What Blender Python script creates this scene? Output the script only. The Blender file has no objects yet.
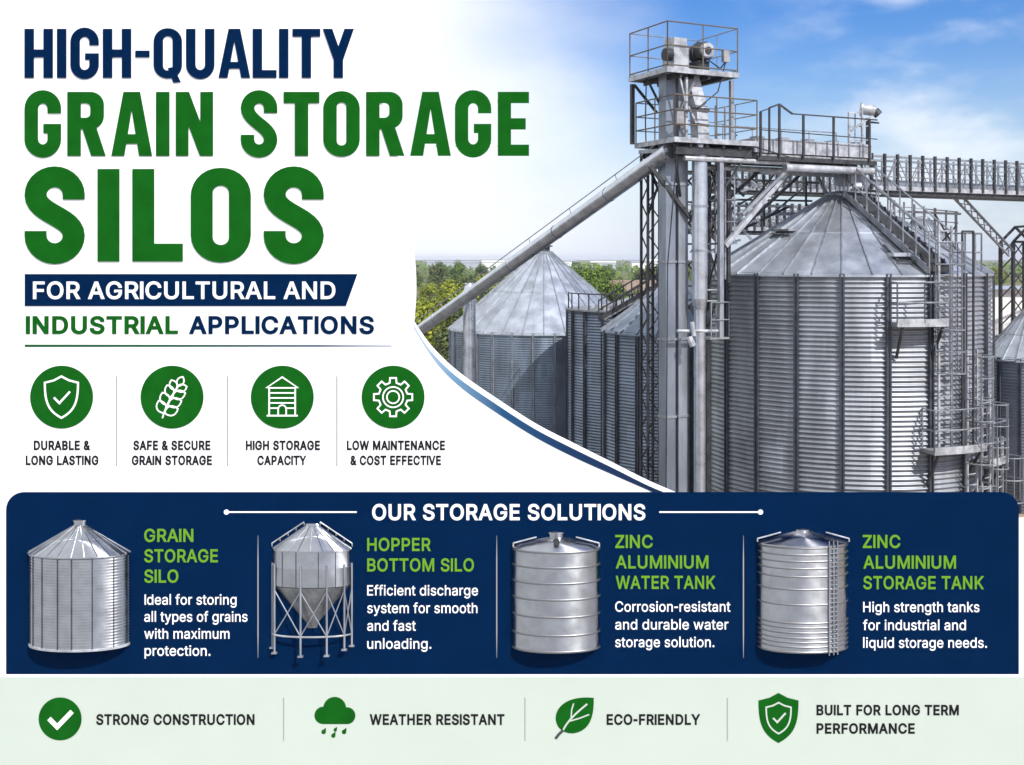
import bpy, bmesh, math, random
from mathutils import Vector, Matrix
from mathutils.geometry import delaunay_2d_cdt

R = math.radians
SC = bpy.context.scene
COL = SC.collection

# ------------------------------------------------------------------ camera, sky, sun, exposure
EYE = 8.2                      # camera height (m), level camera with a falling lens shift
HZ = 258.0                     # picture row of the horizon
F = 1100.0                     # focal length in picture widths of 1024
cam_d = bpy.data.cameras.new('camera')
cam = bpy.data.objects.new('camera', cam_d)
COL.objects.link(cam)
cam.location = (0, 0, EYE)
cam.rotation_euler = (R(90), 0, 0)
cam_d.sensor_fit = 'HORIZONTAL'
cam_d.sensor_width = 36
cam_d.lens = 36 * F / 1024
cam_d.shift_y = -(382.5 - HZ) / 1024
cam_d.clip_start = 0.1
cam_d.clip_end = 6000
SC.camera = cam

SUN_AZ, SUN_EL = 33.0, 43.0    # degrees right of straight behind the camera, and above the horizon
sdir = Vector((math.sin(R(SUN_AZ)) * math.cos(R(SUN_EL)), -math.cos(R(SUN_AZ)) * math.cos(R(SUN_EL)), math.sin(R(SUN_EL))))
sun_d = bpy.data.lights.new('sun', 'SUN')
sun_d.energy = 4.9
sun_d.angle = R(0.5)
sun_d.color = (1.0, 0.965, 0.92)
sun = bpy.data.objects.new('sun', sun_d)
COL.objects.link(sun)
sun.location = (20, -20, 40)
sun.rotation_euler = (-sdir).to_track_quat('-Z', 'Y').to_euler()

W = bpy.data.worlds.new('World')
SC.world = W
W.use_nodes = True
nt = W.node_tree
nt.nodes.clear()
N = nt.nodes.new
def lk(a, b): nt.links.new(a, b)
def wmath(op, a, b=None, clamp=False):
    n = N('ShaderNodeMath'); n.operation = op; n.use_clamp = clamp
    for i, x in enumerate((a, b)):
        if x is None: continue
        if isinstance(x, (int, float)): n.inputs[i].default_value = x
        else: lk(x, n.inputs[i])
    return n.outputs[0]
def wramp(x, lo, hi):
    n = N('ShaderNodeMapRange'); n.interpolation_type = 'SMOOTHSTEP'
    lk(x, n.inputs['Value']); n.inputs['From Min'].default_value = lo; n.inputs['From Max'].default_value = hi
    return n.outputs['Result']
sky = N('ShaderNodeTexSky')
sky.sky_type = 'NISHITA'
sky.sun_disc = False
sky.sun_elevation = R(SUN_EL)
sky.sun_rotation = R(180 - SUN_AZ)
sky.altitude = 100
sky.air_density = 1.0
sky.dust_density = 1.2
sky.ozone_density = 2.0
hs = N('ShaderNodeHueSaturation')
hs.inputs['Saturation'].default_value = 1.5
hs.inputs['Hue'].default_value = 0.518
hs.inputs['Value'].default_value = 1.55
lk(sky.outputs[0], hs.inputs['Color'])
tc = N('ShaderNodeTexCoord')
sep = N('ShaderNodeSeparateXYZ'); lk(tc.outputs['Generated'], sep.inputs[0])
az = wmath('ARCTAN2', sep.outputs[0], sep.outputs[1])        # radians right of the view axis
el = sep.outputs[2]
mp = N('ShaderNodeMapping'); mp.inputs['Scale'].default_value = (5, 5, 11)
lk(tc.outputs['Generated'], mp.inputs[0])
nz = N('ShaderNodeTexNoise'); nz.inputs['Scale'].default_value = 1.3; nz.inputs['Detail'].default_value = 7; nz.inputs['Roughness'].default_value = 0.55
lk(mp.outputs[0], nz.inputs['Vector'])
nz2 = N('ShaderNodeTexNoise'); nz2.inputs['Scale'].default_value = 3.1; nz2.inputs['Detail'].default_value = 8
lk(mp.outputs[0], nz2.inputs['Vector'])
# added white fade over the left of the sky, broken up like cloud
az_n = wmath('ADD', az, wmath('MULTIPLY', wmath('SUBTRACT', nz.outputs[0], 0.5), 0.12))
az_n = wmath('ADD', az_n, wmath('MULTIPLY', wmath('SUBTRACT', el, 0.10), 0.30))
fade = wramp(az_n, 0.20, -0.055)
# loose fair-weather cloud elsewhere
puff = wramp(wmath('ADD', nz.outputs[0], wmath('MULTIPLY', nz2.outputs[0], 0.35)), 0.57, 0.93)
puff = wmath('MULTIPLY', puff, wramp(az, 0.16, 0.36))
puff = wmath('MULTIPLY', puff, 0.72)
low = wmath('MULTIPLY', wramp(el, 0.20, -0.03), 0.86)
m = wmath('MAXIMUM', fade, puff)
mixc = N('ShaderNodeMix'); mixc.data_type = 'RGBA'
lk(m, mixc.inputs['Factor'])
hzm = N('ShaderNodeMix'); hzm.data_type = 'RGBA'         # pale lilac haze low over the plain
lk(low, hzm.inputs['Factor']); lk(hs.outputs[0], hzm.inputs[6]); hzm.inputs[7].default_value = (6.4, 7.4, 9.3, 1)
lk(hzm.outputs[2], mixc.inputs[6])
mixc.inputs[7].default_value = (10.2, 10.6, 11.3, 1)
bg = N('ShaderNodeBackground'); bg.inputs['Strength'].default_value = 0.10
lk(mixc.outputs[2], bg.inputs['Color'])
wo = N('ShaderNodeOutputWorld'); lk(bg.outputs[0], wo.inputs[0])

SC.view_settings.view_transform = 'Standard'
SC.view_settings.look = 'None'
SC.view_settings.gamma = 1
SC.view_settings.use_curve_mapping = False
SC.view_settings.exposure = 0.0
SC.render.engine = 'CYCLES'
SC.cycles.max_bounces = 6

# ------------------------------------------------------------------ helpers
def P(u, v, y):
    """point at picture position (u, v) and distance y"""
    return Vector(((u - 512) / F * y, y, EYE - (v - HZ) / F * y))

class MB:
    """collects shapes in world coordinates and links them as one mesh"""
    def __init__(s): s.v = []; s.f = []
    def add(s, vs, fs):
        o = len(s.v)
        s.v += [tuple(x) for x in vs]
        s.f += [tuple(i + o for i in q) for q in fs]
        return s
    def box(s, c, d, rz=0):
        ca, sa = math.cos(rz), math.sin(rz)
        vs = []
        for z in (-1, 1):
            for x, y in ((-1, -1), (1, -1), (1, 1), (-1, 1)):
                X, Y = x * d[0] / 2, y * d[1] / 2
                vs.append((c[0] + X * ca - Y * sa, c[1] + X * sa + Y * ca, c[2] + z * d[2] / 2))
        return s.add(vs, [(3, 2, 1, 0), (4, 5, 6, 7), (0, 1, 5, 4), (1, 2, 6, 5), (2, 3, 7, 6), (3, 0, 4, 7)])
    def beam(s, p0, p1, w, h=None, up=(0, 0, 1)):
        h = h or w
        p0, p1 = Vector(p0), Vector(p1)
        d = (p1 - p0).normalized()
        upv = Vector(up)
        if abs(d.dot(upv)) > 0.98: upv = Vector((math.cos(R(26)), math.sin(R(26)), 0))
        a = d.cross(upv).normalized(); b = a.cross(d)
        vs = []
        for p in (p0, p1):
            for x, y in ((-1, -1), (1, -1), (1, 1), (-1, 1)):
                vs.append(p + a * x * w / 2 + b * y * h / 2)
        return s.add(vs, [(0, 1, 2, 3), (7, 6, 5, 4), (4, 5, 1, 0), (5, 6, 2, 1), (6, 7, 3, 2), (7, 4, 0, 3)])
    def tube(s, p0, p1, r, n=8, r1=None):
        p0, p1 = Vector(p0), Vector(p1)
        r1 = r if r1 is None else r1
        d = (p1 - p0).normalized()
        a = d.orthogonal().normalized(); b = d.cross(a)
        vs = []
        for p, q in ((p0, r), (p1, r1)):
            for i in range(n):
                t = 2 * math.pi * i / n
                vs.append(p + (a * math.cos(t) + b * math.sin(t)) * q)
        fs = [(i, (i + 1) % n, n + (i + 1) % n, n + i) for i in range(n)]
        fs += [tuple(range(n - 1, -1, -1)), tuple(range(n, 2 * n))]
        return s.add(vs, fs)
    def path(s, pts, r, n=6):
        for a, b in zip(pts, pts[1:]): s.tube(a, b, r, n)
        return s
    def lathe(s, prof, c, n, a0=0.0, a1=2 * math.pi, ky=1.0, off=0.0):
        """prof: (radius, z) rows; angle 0 faces -y (the viewer's side), ky squashes depth"""
        full = abs(a1 - a0 - 2 * math.pi) < 1e-6
        m = n if full else n + 1
        vs = []
        for r, z in prof:
            for i in range(m):
                t = a0 + off + (a1 - a0) * i / n
                vs.append((c[0] + r * math.sin(t), c[1] - r * math.cos(t) * ky, c[2] + z))
        fs = []
        for k in range(len(prof) - 1):
            for i in range(n):
                j = (i + 1) % m
                fs.append((k * m + i, k * m + j, (k + 1) * m + j, (k + 1) * m + i))
        return s.add(vs, fs)
    def build(s, name, mat, parent=None, smooth=None, **props):
        me = bpy.data.meshes.new(name)
        loc = Vector((0, 0, 0))
        if parent is not None:
            q = parent
            while q is not None: loc += q.location; q = q.parent
        me.from_pydata([tuple(Vector(x) - loc) for x in s.v], [], s.f)
        me.materials.append(mat)
        if smooth is not None:
            for p in me.polygons: p.use_smooth = True
            me.set_sharp_from_angle(angle=R(smooth))
        me.validate()
        o = bpy.data.objects.new(name, me)
        COL.objects.link(o)
        o.parent = parent
        for k, x in props.items(): o[k] = x
        return o

def thing(name, label, cat, loc, group=None):
    o = bpy.data.objects.new(name, None)
    COL.objects.link(o)
    o.location = loc
    o['label'] = label; o['category'] = cat
    if group: o['group'] = group
    return o

# ------------------------------------------------------------------ materials
def mat(name, col, rough=0.6, metal=0.0, var=0.0, scale=3.0, bump=0.0, stretch=None, col2=None, rvar=0.0, spec=0.5):
    mt = bpy.data.materials.new(name); mt.use_nodes = True
    t = mt.node_tree; b = t.nodes['Principled BSDF']
    b.inputs['Base Color'].default_value = (*col, 1)
    b.inputs['Roughness'].default_value = rough
    b.inputs['Metallic'].default_value = metal
    b.inputs['Specular IOR Level'].default_value = spec
    if var or bump or col2 or rvar:
        tcn = t.nodes.new('ShaderNodeTexCoord'); mpn = t.nodes.new('ShaderNodeMapping')
        if stretch: mpn.inputs['Scale'].default_value = stretch
        t.links.new(tcn.outputs['Object'], mpn.inputs[0])
        n = t.nodes.new('ShaderNodeTexNoise'); n.inputs['Scale'].default_value = scale; n.inputs['Detail'].default_value = 8
        n.inputs['Roughness'].default_value = 0.6
        t.links.new(mpn.outputs[0], n.inputs['Vector'])
        if var or col2:
            r = t.nodes.new('ShaderNodeValToRGB')
            lo = col2 or tuple(c * (1 - var) for c in col)
            hi = col if col2 else tuple(min(1, c * (1 + var)) for c in col)
            r.color_ramp.elements[0].color = (*lo, 1); r.color_ramp.elements[1].color = (*hi, 1)
            r.color_ramp.elements[0].position = 0.36; r.color_ramp.elements[1].position = 0.62
            t.links.new(n.outputs[0], r.inputs[0]); t.links.new(r.outputs[0], b.inputs['Base Color'])
        if rvar:
            mr = t.nodes.new('ShaderNodeMapRange')
            mr.inputs['From Min'].default_value = 0.3; mr.inputs['From Max'].default_value = 0.7
            mr.inputs['To Min'].default_value = rough - rvar; mr.inputs['To Max'].default_value = rough + rvar
            t.links.new(n.outputs[0], mr.inputs[0]); t.links.new(mr.outputs[0], b.inputs['Roughness'])
        if bump:
            bn = t.nodes.new('ShaderNodeBump'); bn.inputs['Strength'].default_value = bump; bn.inputs['Distance'].default_value = 0.02
            t.links.new(n.outputs[0], bn.inputs['Height']); t.links.new(bn.outputs[0], b.inputs['Normal'])
    return mt

def sheet_mat(name, col, rough, metal, var, scale, stretch):
    """galvanised sheet whose panels differ a little in tone (face attribute 'tone') with soft vertical staining"""
    mt = mat(name, col, rough, metal, var=var, scale=scale, stretch=stretch, rvar=0.07)
    t = mt.node_tree; b = t.nodes['Principled BSDF']
    src = b.inputs['Base Color'].links[0].from_socket
    a = t.nodes.new('ShaderNodeAttribute'); a.attribute_name = 'tone'
    m_ = t.nodes.new('ShaderNodeMix'); m_.data_type = 'RGBA'; m_.blend_type = 'MULTIPLY'; m_.inputs[0].default_value = 1
    t.links.new(src, m_.inputs[6]); t.links.new(a.outputs['Color'], m_.inputs[7]); t.links.new(m_.outputs[2], b.inputs['Base Color'])
    return mt
def set_tone(o, fn):
    at = o.data.attributes.new('tone', 'FLOAT_COLOR', 'CORNER')
    vals = []
    for p in o.data.polygons:
        k = fn(p.index)
        vals += [k, k, k, 1] * p.loop_total
    at.data.foreach_set('color', vals)
M = {}
M['galv'] = mat('galvanised_sheet', (0.36, 0.39, 0.43), 0.44, 0.75, var=0.2, scale=2.2, stretch=(1, 1, 0.3), rvar=0.08)
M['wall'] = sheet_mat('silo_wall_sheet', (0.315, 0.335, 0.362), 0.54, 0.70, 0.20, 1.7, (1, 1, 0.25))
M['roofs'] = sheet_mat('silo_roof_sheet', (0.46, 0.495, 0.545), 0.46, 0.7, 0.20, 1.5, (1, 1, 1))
M['wall_shade'] = sheet_mat('shaded_silo_sheet', (0.2, 0.244, 0.304), 0.46, 0.72, 0.22, 1.5, (1, 1, 0.25))  # shade of the left-hand silos is put into this darker, bluer sheet colour
M['galv_roof'] = mat('galvanised_roof', (0.432, 0.464, 0.512), 0.42, 0.7, var=0.13, scale=1.3, rvar=0.08)
M['galv_dark'] = mat('dark_galvanised_sheet', (0.25, 0.285, 0.335), 0.45, 0.7, var=0.2, scale=1.5, stretch=(1, 1, 0.3))  # darker sheet for one of the two elevator legs
M['rib'] = mat('stiffener_steel', (0.068, 0.076, 0.092), 0.5, 0.5, var=0.25, scale=4)
M['steel'] = mat('galvanised_steel', (0.29, 0.31, 0.34), 0.45, 0.55, var=0.25, scale=5, stretch=(1, 1, .4))
M['pale'] = mat('pale_steel', (0.5, 0.52, 0.55), 0.5, 0.3, var=0.2, scale=4, col2=(0.25, 0.26, 0.275))
M['dark'] = mat('dark_steel', (0.04125, 0.0435, 0.04875), 0.55, 0.3, var=0.4, scale=4)
M['rust'] = mat('rusty_rail', (0.12, 0.118, 0.115), 0.55, 0.4, scale=5, col2=(0.19, 0.145, 0.10))
M['deck'] = mat('deck_plate', (0.256, 0.264, 0.272), 0.6, 0.4, var=0.3, scale=5)
M['pipe'] = mat('spout_pipe', (0.6, 0.63, 0.68), 0.30, 0.9, var=0.14, scale=2.5, rvar=0.08)
M['white'] = mat('white_print', (0.86, 0.86, 0.86), 0.55, spec=0.25, var=0.012, scale=0.7)
M['mint'] = mat('pale_green_print', (0.4731, 0.52705, 0.46065), 0.55, spec=0.25, var=0.015, scale=0.8)
M['navy'] = mat('navy_print', (0.00066, 0.01204, 0.04731), 0.8, spec=0.0, var=0.06, scale=2)
M['green'] = mat('green_print', (0.00548, 0.08632, 0.00706), 0.8, spec=0.0, var=0.10, scale=3)
M['lime'] = mat('lime_print', (0.12035, 0.28635, 0.01826), 0.7, spec=0.05)
M['ink'] = mat('black_print', (0.01328, 0.01328, 0.01494), 0.8, spec=0.0)
M['grey'] = mat('grey_print', (0.2988, 0.2988, 0.3071), 0.6, spec=0.2)
M['slate'] = mat('slate_print', (0.05, 0.058, 0.064), 0.6, spec=0.2)
M['tank'] = mat('model_tank_sheet', (0.46, 0.4738, 0.4968), 0.31, 1.0, var=0.10, scale=4, rvar=0.05)
_t = M['tank'].node_tree; _b = _t.nodes['Principled BSDF']; _b.inputs['Anisotropic'].default_value = 0.85
_g = _t.nodes.new('ShaderNodeTangent'); _g.direction_type = 'RADIAL'; _g.axis = 'Z'; _t.links.new(_g.outputs[0], _b.inputs['Tangent'])
_b.inputs['Anisotropic Rotation'].default_value = 0.25
M['hoop'] = mat('tank_hoop', (0.22, 0.225, 0.235), 0.4, 0.8)
M['cone'] = mat('shaded_cone_sheet', (0.20, 0.205, 0.21), 0.45, 0.8, var=0.3, scale=5)  # shade on the down-facing funnel is put into this dark colour
M['post'] = mat('hoarding_steel', (0.35, 0.36, 0.37), 0.5, 0.5, var=0.2)

GL={
'&':(880,'387,-13 339,-11 295,-4 254,7 217,23 183,43 153,66 128,92 106,122 89,154 77,188 70,224 67,262 69,293 74,321 82,348 93,372 108,396 125,418 144,440 166,461 276,548 425,659 465,692 475,702 484,713 493,725 500,737 507,750 511,764 514,780 515,796 513,819 507,840 497,858 483,875 465,888 445,898 422,904 396,906 378,905 361,902 345,897 330,891 317,882 305,872 294,861 285,848 278,833 273,818 270,801 269,784 270,766 273,748 278,731 286,714 332,643 401,558 860,0 715,0 337,455 238,575 218,601 200,626 185,651 172,676 162,701 154,728 150,755 148,783 150,815 156,846 165,874 179,901 195,925 215,946 238,965 264,981 293,993 324,1002 358,1008 393,1009 429,1008 463,1002 494,993 522,981 548,965 570,947 590,926 606,903 619,878 629,852 634,824 636,795 635,773 632,751 627,731 619,711 610,692 599,673 587,656 573,639 557,622 541,606 523,591 503,576 303,428 275,405 251,384 231,363 216,343 205,323 197,302 192,280 191,258 192,234 197,212 204,191 215,172 228,154 244,138 261,124 282,113 304,103 327,97 352,93 379,91 409,93 438,98 466,105 494,116 520,130 546,147 569,166 592,188 613,212 631,238 647,267 661,298 672,331 680,366 684,402 686,441 801,441 800,395 796,354 789,316 780,283 768,253 756,226 743,202 729,182 679,122 654,92 629,67 600,46 568,28 533,13 496,1 460,-7 423,-12'),
'-':(891,'662,481 662,369 224,369 224,481'),
'.':(369,'187,-9 169,-7 153,-2 138,6 124,17 112,31 104,46 99,63 97,81 99,99 104,115 112,130 124,144 138,156 153,164 169,169 187,170 205,169 222,164 237,156 251,144 262,130 271,115 276,99 277,81 276,63 271,46 262,31 251,17 237,6 222,-2 205,-7'),
'A':(943,'32,0 396,1000 543,1000 910,0 777,0 564,595 519,732 456,940 482,940 418,729 374,595 167,0|216,279 216,391 727,391 727,279'),
'B':(897,'118,0 118,1000 474,1000 524,998 569,991 610,980 646,964 678,945 706,923 730,897 749,869 763,838 774,805 780,771 783,735 781,704 777,677 770,652 760,629 748,609 734,591 718,576 700,562 681,550 661,540 640,531 619,524 619,515 643,512 667,506 690,496 714,483 736,466 756,447 775,425 791,399 804,371 814,340 820,305 821,268 819,231 813,196 802,163 787,131 767,102 742,77 712,54 677,35 637,20 592,9 541,2 485,0|245,112 481,112 535,115 581,123 619,137 648,157 670,180 686,207 696,236 699,268 697,293 692,317 684,340 673,361 659,381 642,399 623,415 601,429 576,440 549,447 520,452 488,454 245,454|245,561 468,561 495,562 520,566 544,573 566,582 587,594 605,608 621,624 635,642 646,662 654,683 659,707 660,732 658,763 649,793 635,819 614,843 588,863 556,877 517,885 472,888 245,888'),
'C':(1003,'526,-13 463,-10 403,2 347,22 295,49 248,83 205,125 168,172 137,227 112,287 94,352 83,423 79,499 83,576 94,647 112,713 137,773 168,827 205,875 248,916 295,951 347,978 403,998 463,1010 526,1013 563,1012 599,1008 635,1001 669,991 702,979 733,964 762,946 790,926 816,904 840,879 861,852 880,822 897,791 910,758 921,722 930,685 803,685 796,710 788,733 777,755 765,776 752,794 737,812 720,828 702,842 683,855 663,866 642,875 620,883 597,888 574,893 550,895 526,896 481,893 438,884 398,870 361,850 326,824 296,793 269,757 246,715 227,669 214,617 206,561 203,499 206,438 214,382 227,331 246,284 269,243 296,207 327,176 361,150 399,130 439,116 481,107 526,104 550,105 574,107 597,112 620,118 642,125 663,135 683,146 702,158 720,173 737,188 752,206 765,225 777,245 788,267 796,291 803,315 930,315 922,278 911,243 897,210 881,178 862,149 840,122 817,97 791,74 763,54 734,37 702,22 669,9 635,-1 600,-8 563,-12'),
'D':(987,'430,0 189,0 189,112 422,112 481,115 534,124 582,138 625,159 663,185 695,216 723,252 745,293 762,339 775,389 782,443 785,502 782,560 775,614 762,663 745,709 723,749 696,785 665,816 628,842 587,862 541,876 490,885 434,888 183,888 183,1000 443,1000 513,996 579,985 638,966 693,940 742,907 785,868 821,821 852,769 876,710 894,646 904,577 907,502 904,427 893,357 876,292 852,233 821,180 783,134 739,94 689,60 633,34 571,15 504,4|245,1000 245,0 118,0 118,1000'),
'E':(823,'118,0 118,1000 732,1000 732,888 245,888 245,562 699,562 699,450 245,450 245,112 738,112 738,0'),
'F':(806,'118,0 118,1000 726,1000 726,888 245,888 245,547 681,547 681,435 245,435 245,0'),
'G':(1023,'528,-13 463,-10 403,2 346,22 294,49 246,84 204,125 167,173 136,227 111,287 93,353 83,423 79,499 83,576 93,647 111,713 136,773 167,827 203,875 245,916 293,951 344,978 400,998 458,1010 521,1013 560,1012 597,1008 634,1000 669,990 703,977 735,961 765,943 793,922 819,899 842,874 864,847 883,818 899,788 913,755 924,721 932,685 802,685 794,709 784,732 773,753 761,773 748,791 733,809 717,825 700,839 682,852 662,864 642,873 620,882 597,888 573,892 548,895 521,896 478,893 436,884 397,870 360,850 326,824 295,793 269,757 246,715 227,669 214,617 206,561 203,499 206,438 214,382 227,331 246,285 269,243 296,207 327,176 362,150 400,130 440,116 483,107 528,104 569,106 608,113 644,124 678,140 708,160 735,183 759,211 779,242 795,277 806,314 813,355 815,398 854,391 556,391 556,503 940,503 940,393 936,334 926,278 910,226 886,179 857,135 823,97 784,65 740,37 692,15 641,-1 586,-10'),
'H':(1016,'118,0 118,1000 245,1000 245,568 771,568 771,1000 898,1000 898,0 771,0 771,456 245,456 245,0'),
'I':(591,'61,0 61,112 232,112 232,888 61,888 61,1000 530,1000 530,888 359,888 359,112 530,112 530,0'),
'K':(917,'205,286 205,425 273,513 343,596 416,677 715,1000 881,1000 454,542 448,543|118,0 118,1000 245,1000 245,657 244,442 245,380 245,0|732,0 369,509 448,608 882,0'),
'L':(772,'118,0 118,1000 245,1000 245,112 710,112 710,0'),
'M':(1235,'118,0 118,1000 298,1000 545,368 565,312 588,241 612,165 632,96 604,96 625,162 649,238 672,311 693,368 936,1000 1116,1000 1116,0 991,0 991,572 992,643 993,725 995,812 997,899 1008,899 978,805 947,713 919,633 896,572 672,0 562,0 335,572 313,631 285,710 254,801 220,899 234,899 236,818 238,731 239,646 240,572 240,0'),
'N':(1029,'118,0 118,1000 268,1000 674,359 713,296 762,210 813,108 796,105 788,213 785,309 784,383 784,1000 911,1000 911,0 760,0 397,570 349,650 291,749 211,889 234,892 240,754 244,645 246,572 246,0'),
'O':(1048,'525,-13 462,-10 403,2 348,22 296,49 248,83 206,125 169,172 137,227 112,287 94,352 83,423 79,499 83,576 94,647 112,713 137,773 169,827 206,875 248,916 296,951 348,978 403,998 462,1010 525,1013 587,1010 647,998 702,978 754,951 802,916 844,875 880,827 912,773 937,713 955,647 966,576 969,499 966,423 955,352 937,287 912,227 880,172 844,125 802,83 754,49 702,22 647,2 587,-10|525,104 568,107 610,115 649,130 687,149 721,175 752,205 779,242 803,283 821,330 835,382 843,438 846,499 843,561 835,618 821,670 803,717 779,758 752,795 721,825 687,851 649,870 610,885 568,893 525,896 481,893 439,885 400,870 362,850 328,825 297,794 270,758 246,716 228,669 214,618 206,561 203,499 206,438 214,382 228,330 246,284 270,242 297,206 328,175 362,150 400,130 439,115 481,107'),
'P':(874,'118,0 118,1000 462,1000 518,997 568,990 613,976 653,958 689,935 719,909 745,879 766,845 782,808 794,769 801,727 803,683 801,640 794,598 782,559 766,522 745,488 719,457 689,430 653,407 613,389 568,376 518,368 462,365 215,365 215,477 457,477 494,478 528,483 558,492 584,503 606,518 626,535 642,555 655,577 665,601 672,627 676,654 677,683 676,712 672,740 665,765 655,789 642,811 626,831 606,848 584,862 557,874 527,882 494,887 456,889 245,889 245,0'),
'R':(883,'118,0 118,1000 464,1000 519,998 569,990 614,978 655,960 690,939 721,913 746,884 767,851 784,815 795,777 802,736 805,692 802,648 795,607 784,569 767,534 746,501 721,473 690,448 654,427 614,410 569,398 519,391 464,389 189,389 189,501 459,501 496,503 530,507 559,514 585,524 608,537 627,553 643,570 656,591 666,613 673,637 677,664 679,692 677,721 673,748 666,773 656,796 643,816 627,835 608,851 585,864 559,875 529,882 495,887 458,889 245,889 245,0|694,0 452,450 595,450 841,0'),
'S':(878,'440,-17 387,-15 338,-9 293,3 251,18 213,38 179,61 150,88 126,118 105,152 90,188 80,227 75,268 205,268 209,241 217,216 228,193 243,172 260,155 280,139 302,126 327,115 354,107 381,101 410,98 440,97 473,98 504,102 534,109 562,118 588,131 610,145 630,162 648,181 661,201 671,224 677,248 679,274 678,297 673,317 664,335 653,352 638,366 622,379 603,391 582,402 481,437 361,470 303,489 251,512 207,538 169,568 140,603 119,641 106,684 102,732 105,773 113,811 127,847 147,880 172,910 201,936 234,959 270,979 311,994 353,1005 399,1011 446,1013 495,1011 540,1005 582,994 621,978 657,959 689,936 717,911 741,882 761,850 775,817 784,781 788,743 663,743 656,778 642,810 621,837 594,860 562,878 526,891 486,899 442,901 411,900 382,896 354,889 329,880 306,869 285,855 268,840 253,822 241,803 233,783 228,761 226,738 228,714 234,692 244,673 257,656 274,641 292,627 312,616 333,606 417,577 519,549 612,518 637,508 660,496 683,482 705,467 726,450 744,432 761,411 776,388 787,363 796,336 801,305 803,272 800,233 792,195 779,159 760,125 736,94 707,66 674,42 636,21 593,4 546,-8 495,-15'),
'T':(882,'62,888 62,1000 819,1000 819,888 505,888 505,0 379,0 379,888'),
'U':(1017,'509,-16 452,-13 398,-5 349,10 303,30 261,55 225,85 193,119 166,157 145,199 130,243 121,290 118,340 118,1000 244,1000 244,350 246,315 252,282 262,251 277,222 294,195 315,172 340,151 368,134 399,119 433,109 469,103 509,101 549,103 585,109 619,119 650,134 678,151 702,172 723,195 740,222 754,251 764,282 770,315 772,350 772,1000 899,1000 899,340 896,290 887,243 871,199 850,157 824,119 792,85 756,55 714,30 669,10 619,-5 566,-13'),
'V':(943,'401,0 32,1000 166,1000 378,405 423,270 487,60 461,60 525,271 569,405 776,1000 910,1000 546,0'),
'W':(1349,'305,0 32,1000 162,1000 321,385 345,286 367,184 387,78 372,78 393,184 415,286 440,385 602,1000 746,1000 907,385 933,286 956,184 977,78 960,78 981,184 1003,286 1028,385 1186,1000 1316,1000 1042,0 895,0 723,635 691,769 660,934 687,934 658,776 625,635 453,0'),
'Y':(928,'400,0 400,409 32,1000 179,1000 378,677 437,574 491,453 440,453 494,576 551,677 749,1000 895,1000 527,409 527,0'),
'Z':(862,'82,0 82,91 538,757 602,846 670,935 684,893 561,889 438,888 79,888 79,1000 780,1000 780,907 332,253 263,158 191,65 177,107 299,111 421,112 785,112 785,0'),
'a':(765,'314,-17 280,-15 247,-10 215,-2 186,10 158,25 134,42 112,63 94,88 79,115 68,144 62,177 60,212 61,243 66,270 74,295 85,316 99,335 114,352 132,367 152,380 174,390 197,400 221,408 246,414 350,432 459,446 479,448 496,452 510,456 521,462 530,468 537,477 540,488 542,501 542,505 541,527 537,547 532,566 524,583 514,598 502,612 488,623 471,633 453,641 432,646 409,649 385,650 359,649 335,646 313,641 293,634 275,625 259,615 244,603 231,591 220,578 211,565 203,552 197,538 81,572 95,605 112,633 132,658 154,680 179,699 205,715 232,728 261,738 291,746 321,751 351,755 381,756 402,755 423,753 446,750 470,746 494,740 517,731 540,721 562,708 583,693 602,675 618,654 634,630 646,602 655,570 660,534 662,494 662,0 544,0 544,102 536,102 528,89 519,76 508,62 495,48 480,35 464,23 444,12 423,2 400,-6 374,-12 345,-16|335,89 367,91 397,96 424,104 448,115 470,129 488,145 504,163 518,183 528,204 536,226 540,248 542,271 542,373 537,369 530,365 521,361 510,358 455,346 394,337 345,330 264,312 246,304 230,296 216,286 203,274 193,260 186,244 182,226 181,206 182,188 185,171 192,156 200,142 211,130 224,119 239,110 255,103 273,97 292,93 313,90'),
'b':(834,'451,-16 418,-15 389,-10 362,-3 339,7 318,20 300,33 284,47 271,61 232,115 220,115 220,0 103,0 103,1000 223,1000 223,628 232,628 270,680 283,694 299,708 317,721 337,733 360,743 387,750 417,754 450,756 496,753 538,744 578,729 615,709 649,683 679,652 705,616 727,575 744,530 757,481 765,428 767,371 765,314 757,261 745,212 727,166 705,125 679,89 650,58 616,32 579,11 539,-4 496,-13|433,92 466,94 497,101 524,113 549,129 572,149 591,172 607,199 621,229 631,262 639,297 643,334 645,372 643,411 639,447 632,481 621,513 608,543 591,569 572,592 550,612 525,628 497,639 466,646 433,648 400,646 369,640 342,629 317,613 295,594 276,572 259,546 246,517 235,485 228,450 223,412 221,372 223,332 228,294 235,259 246,226 260,196 276,170 296,147 318,128 343,112 370,101 400,94'),
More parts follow.
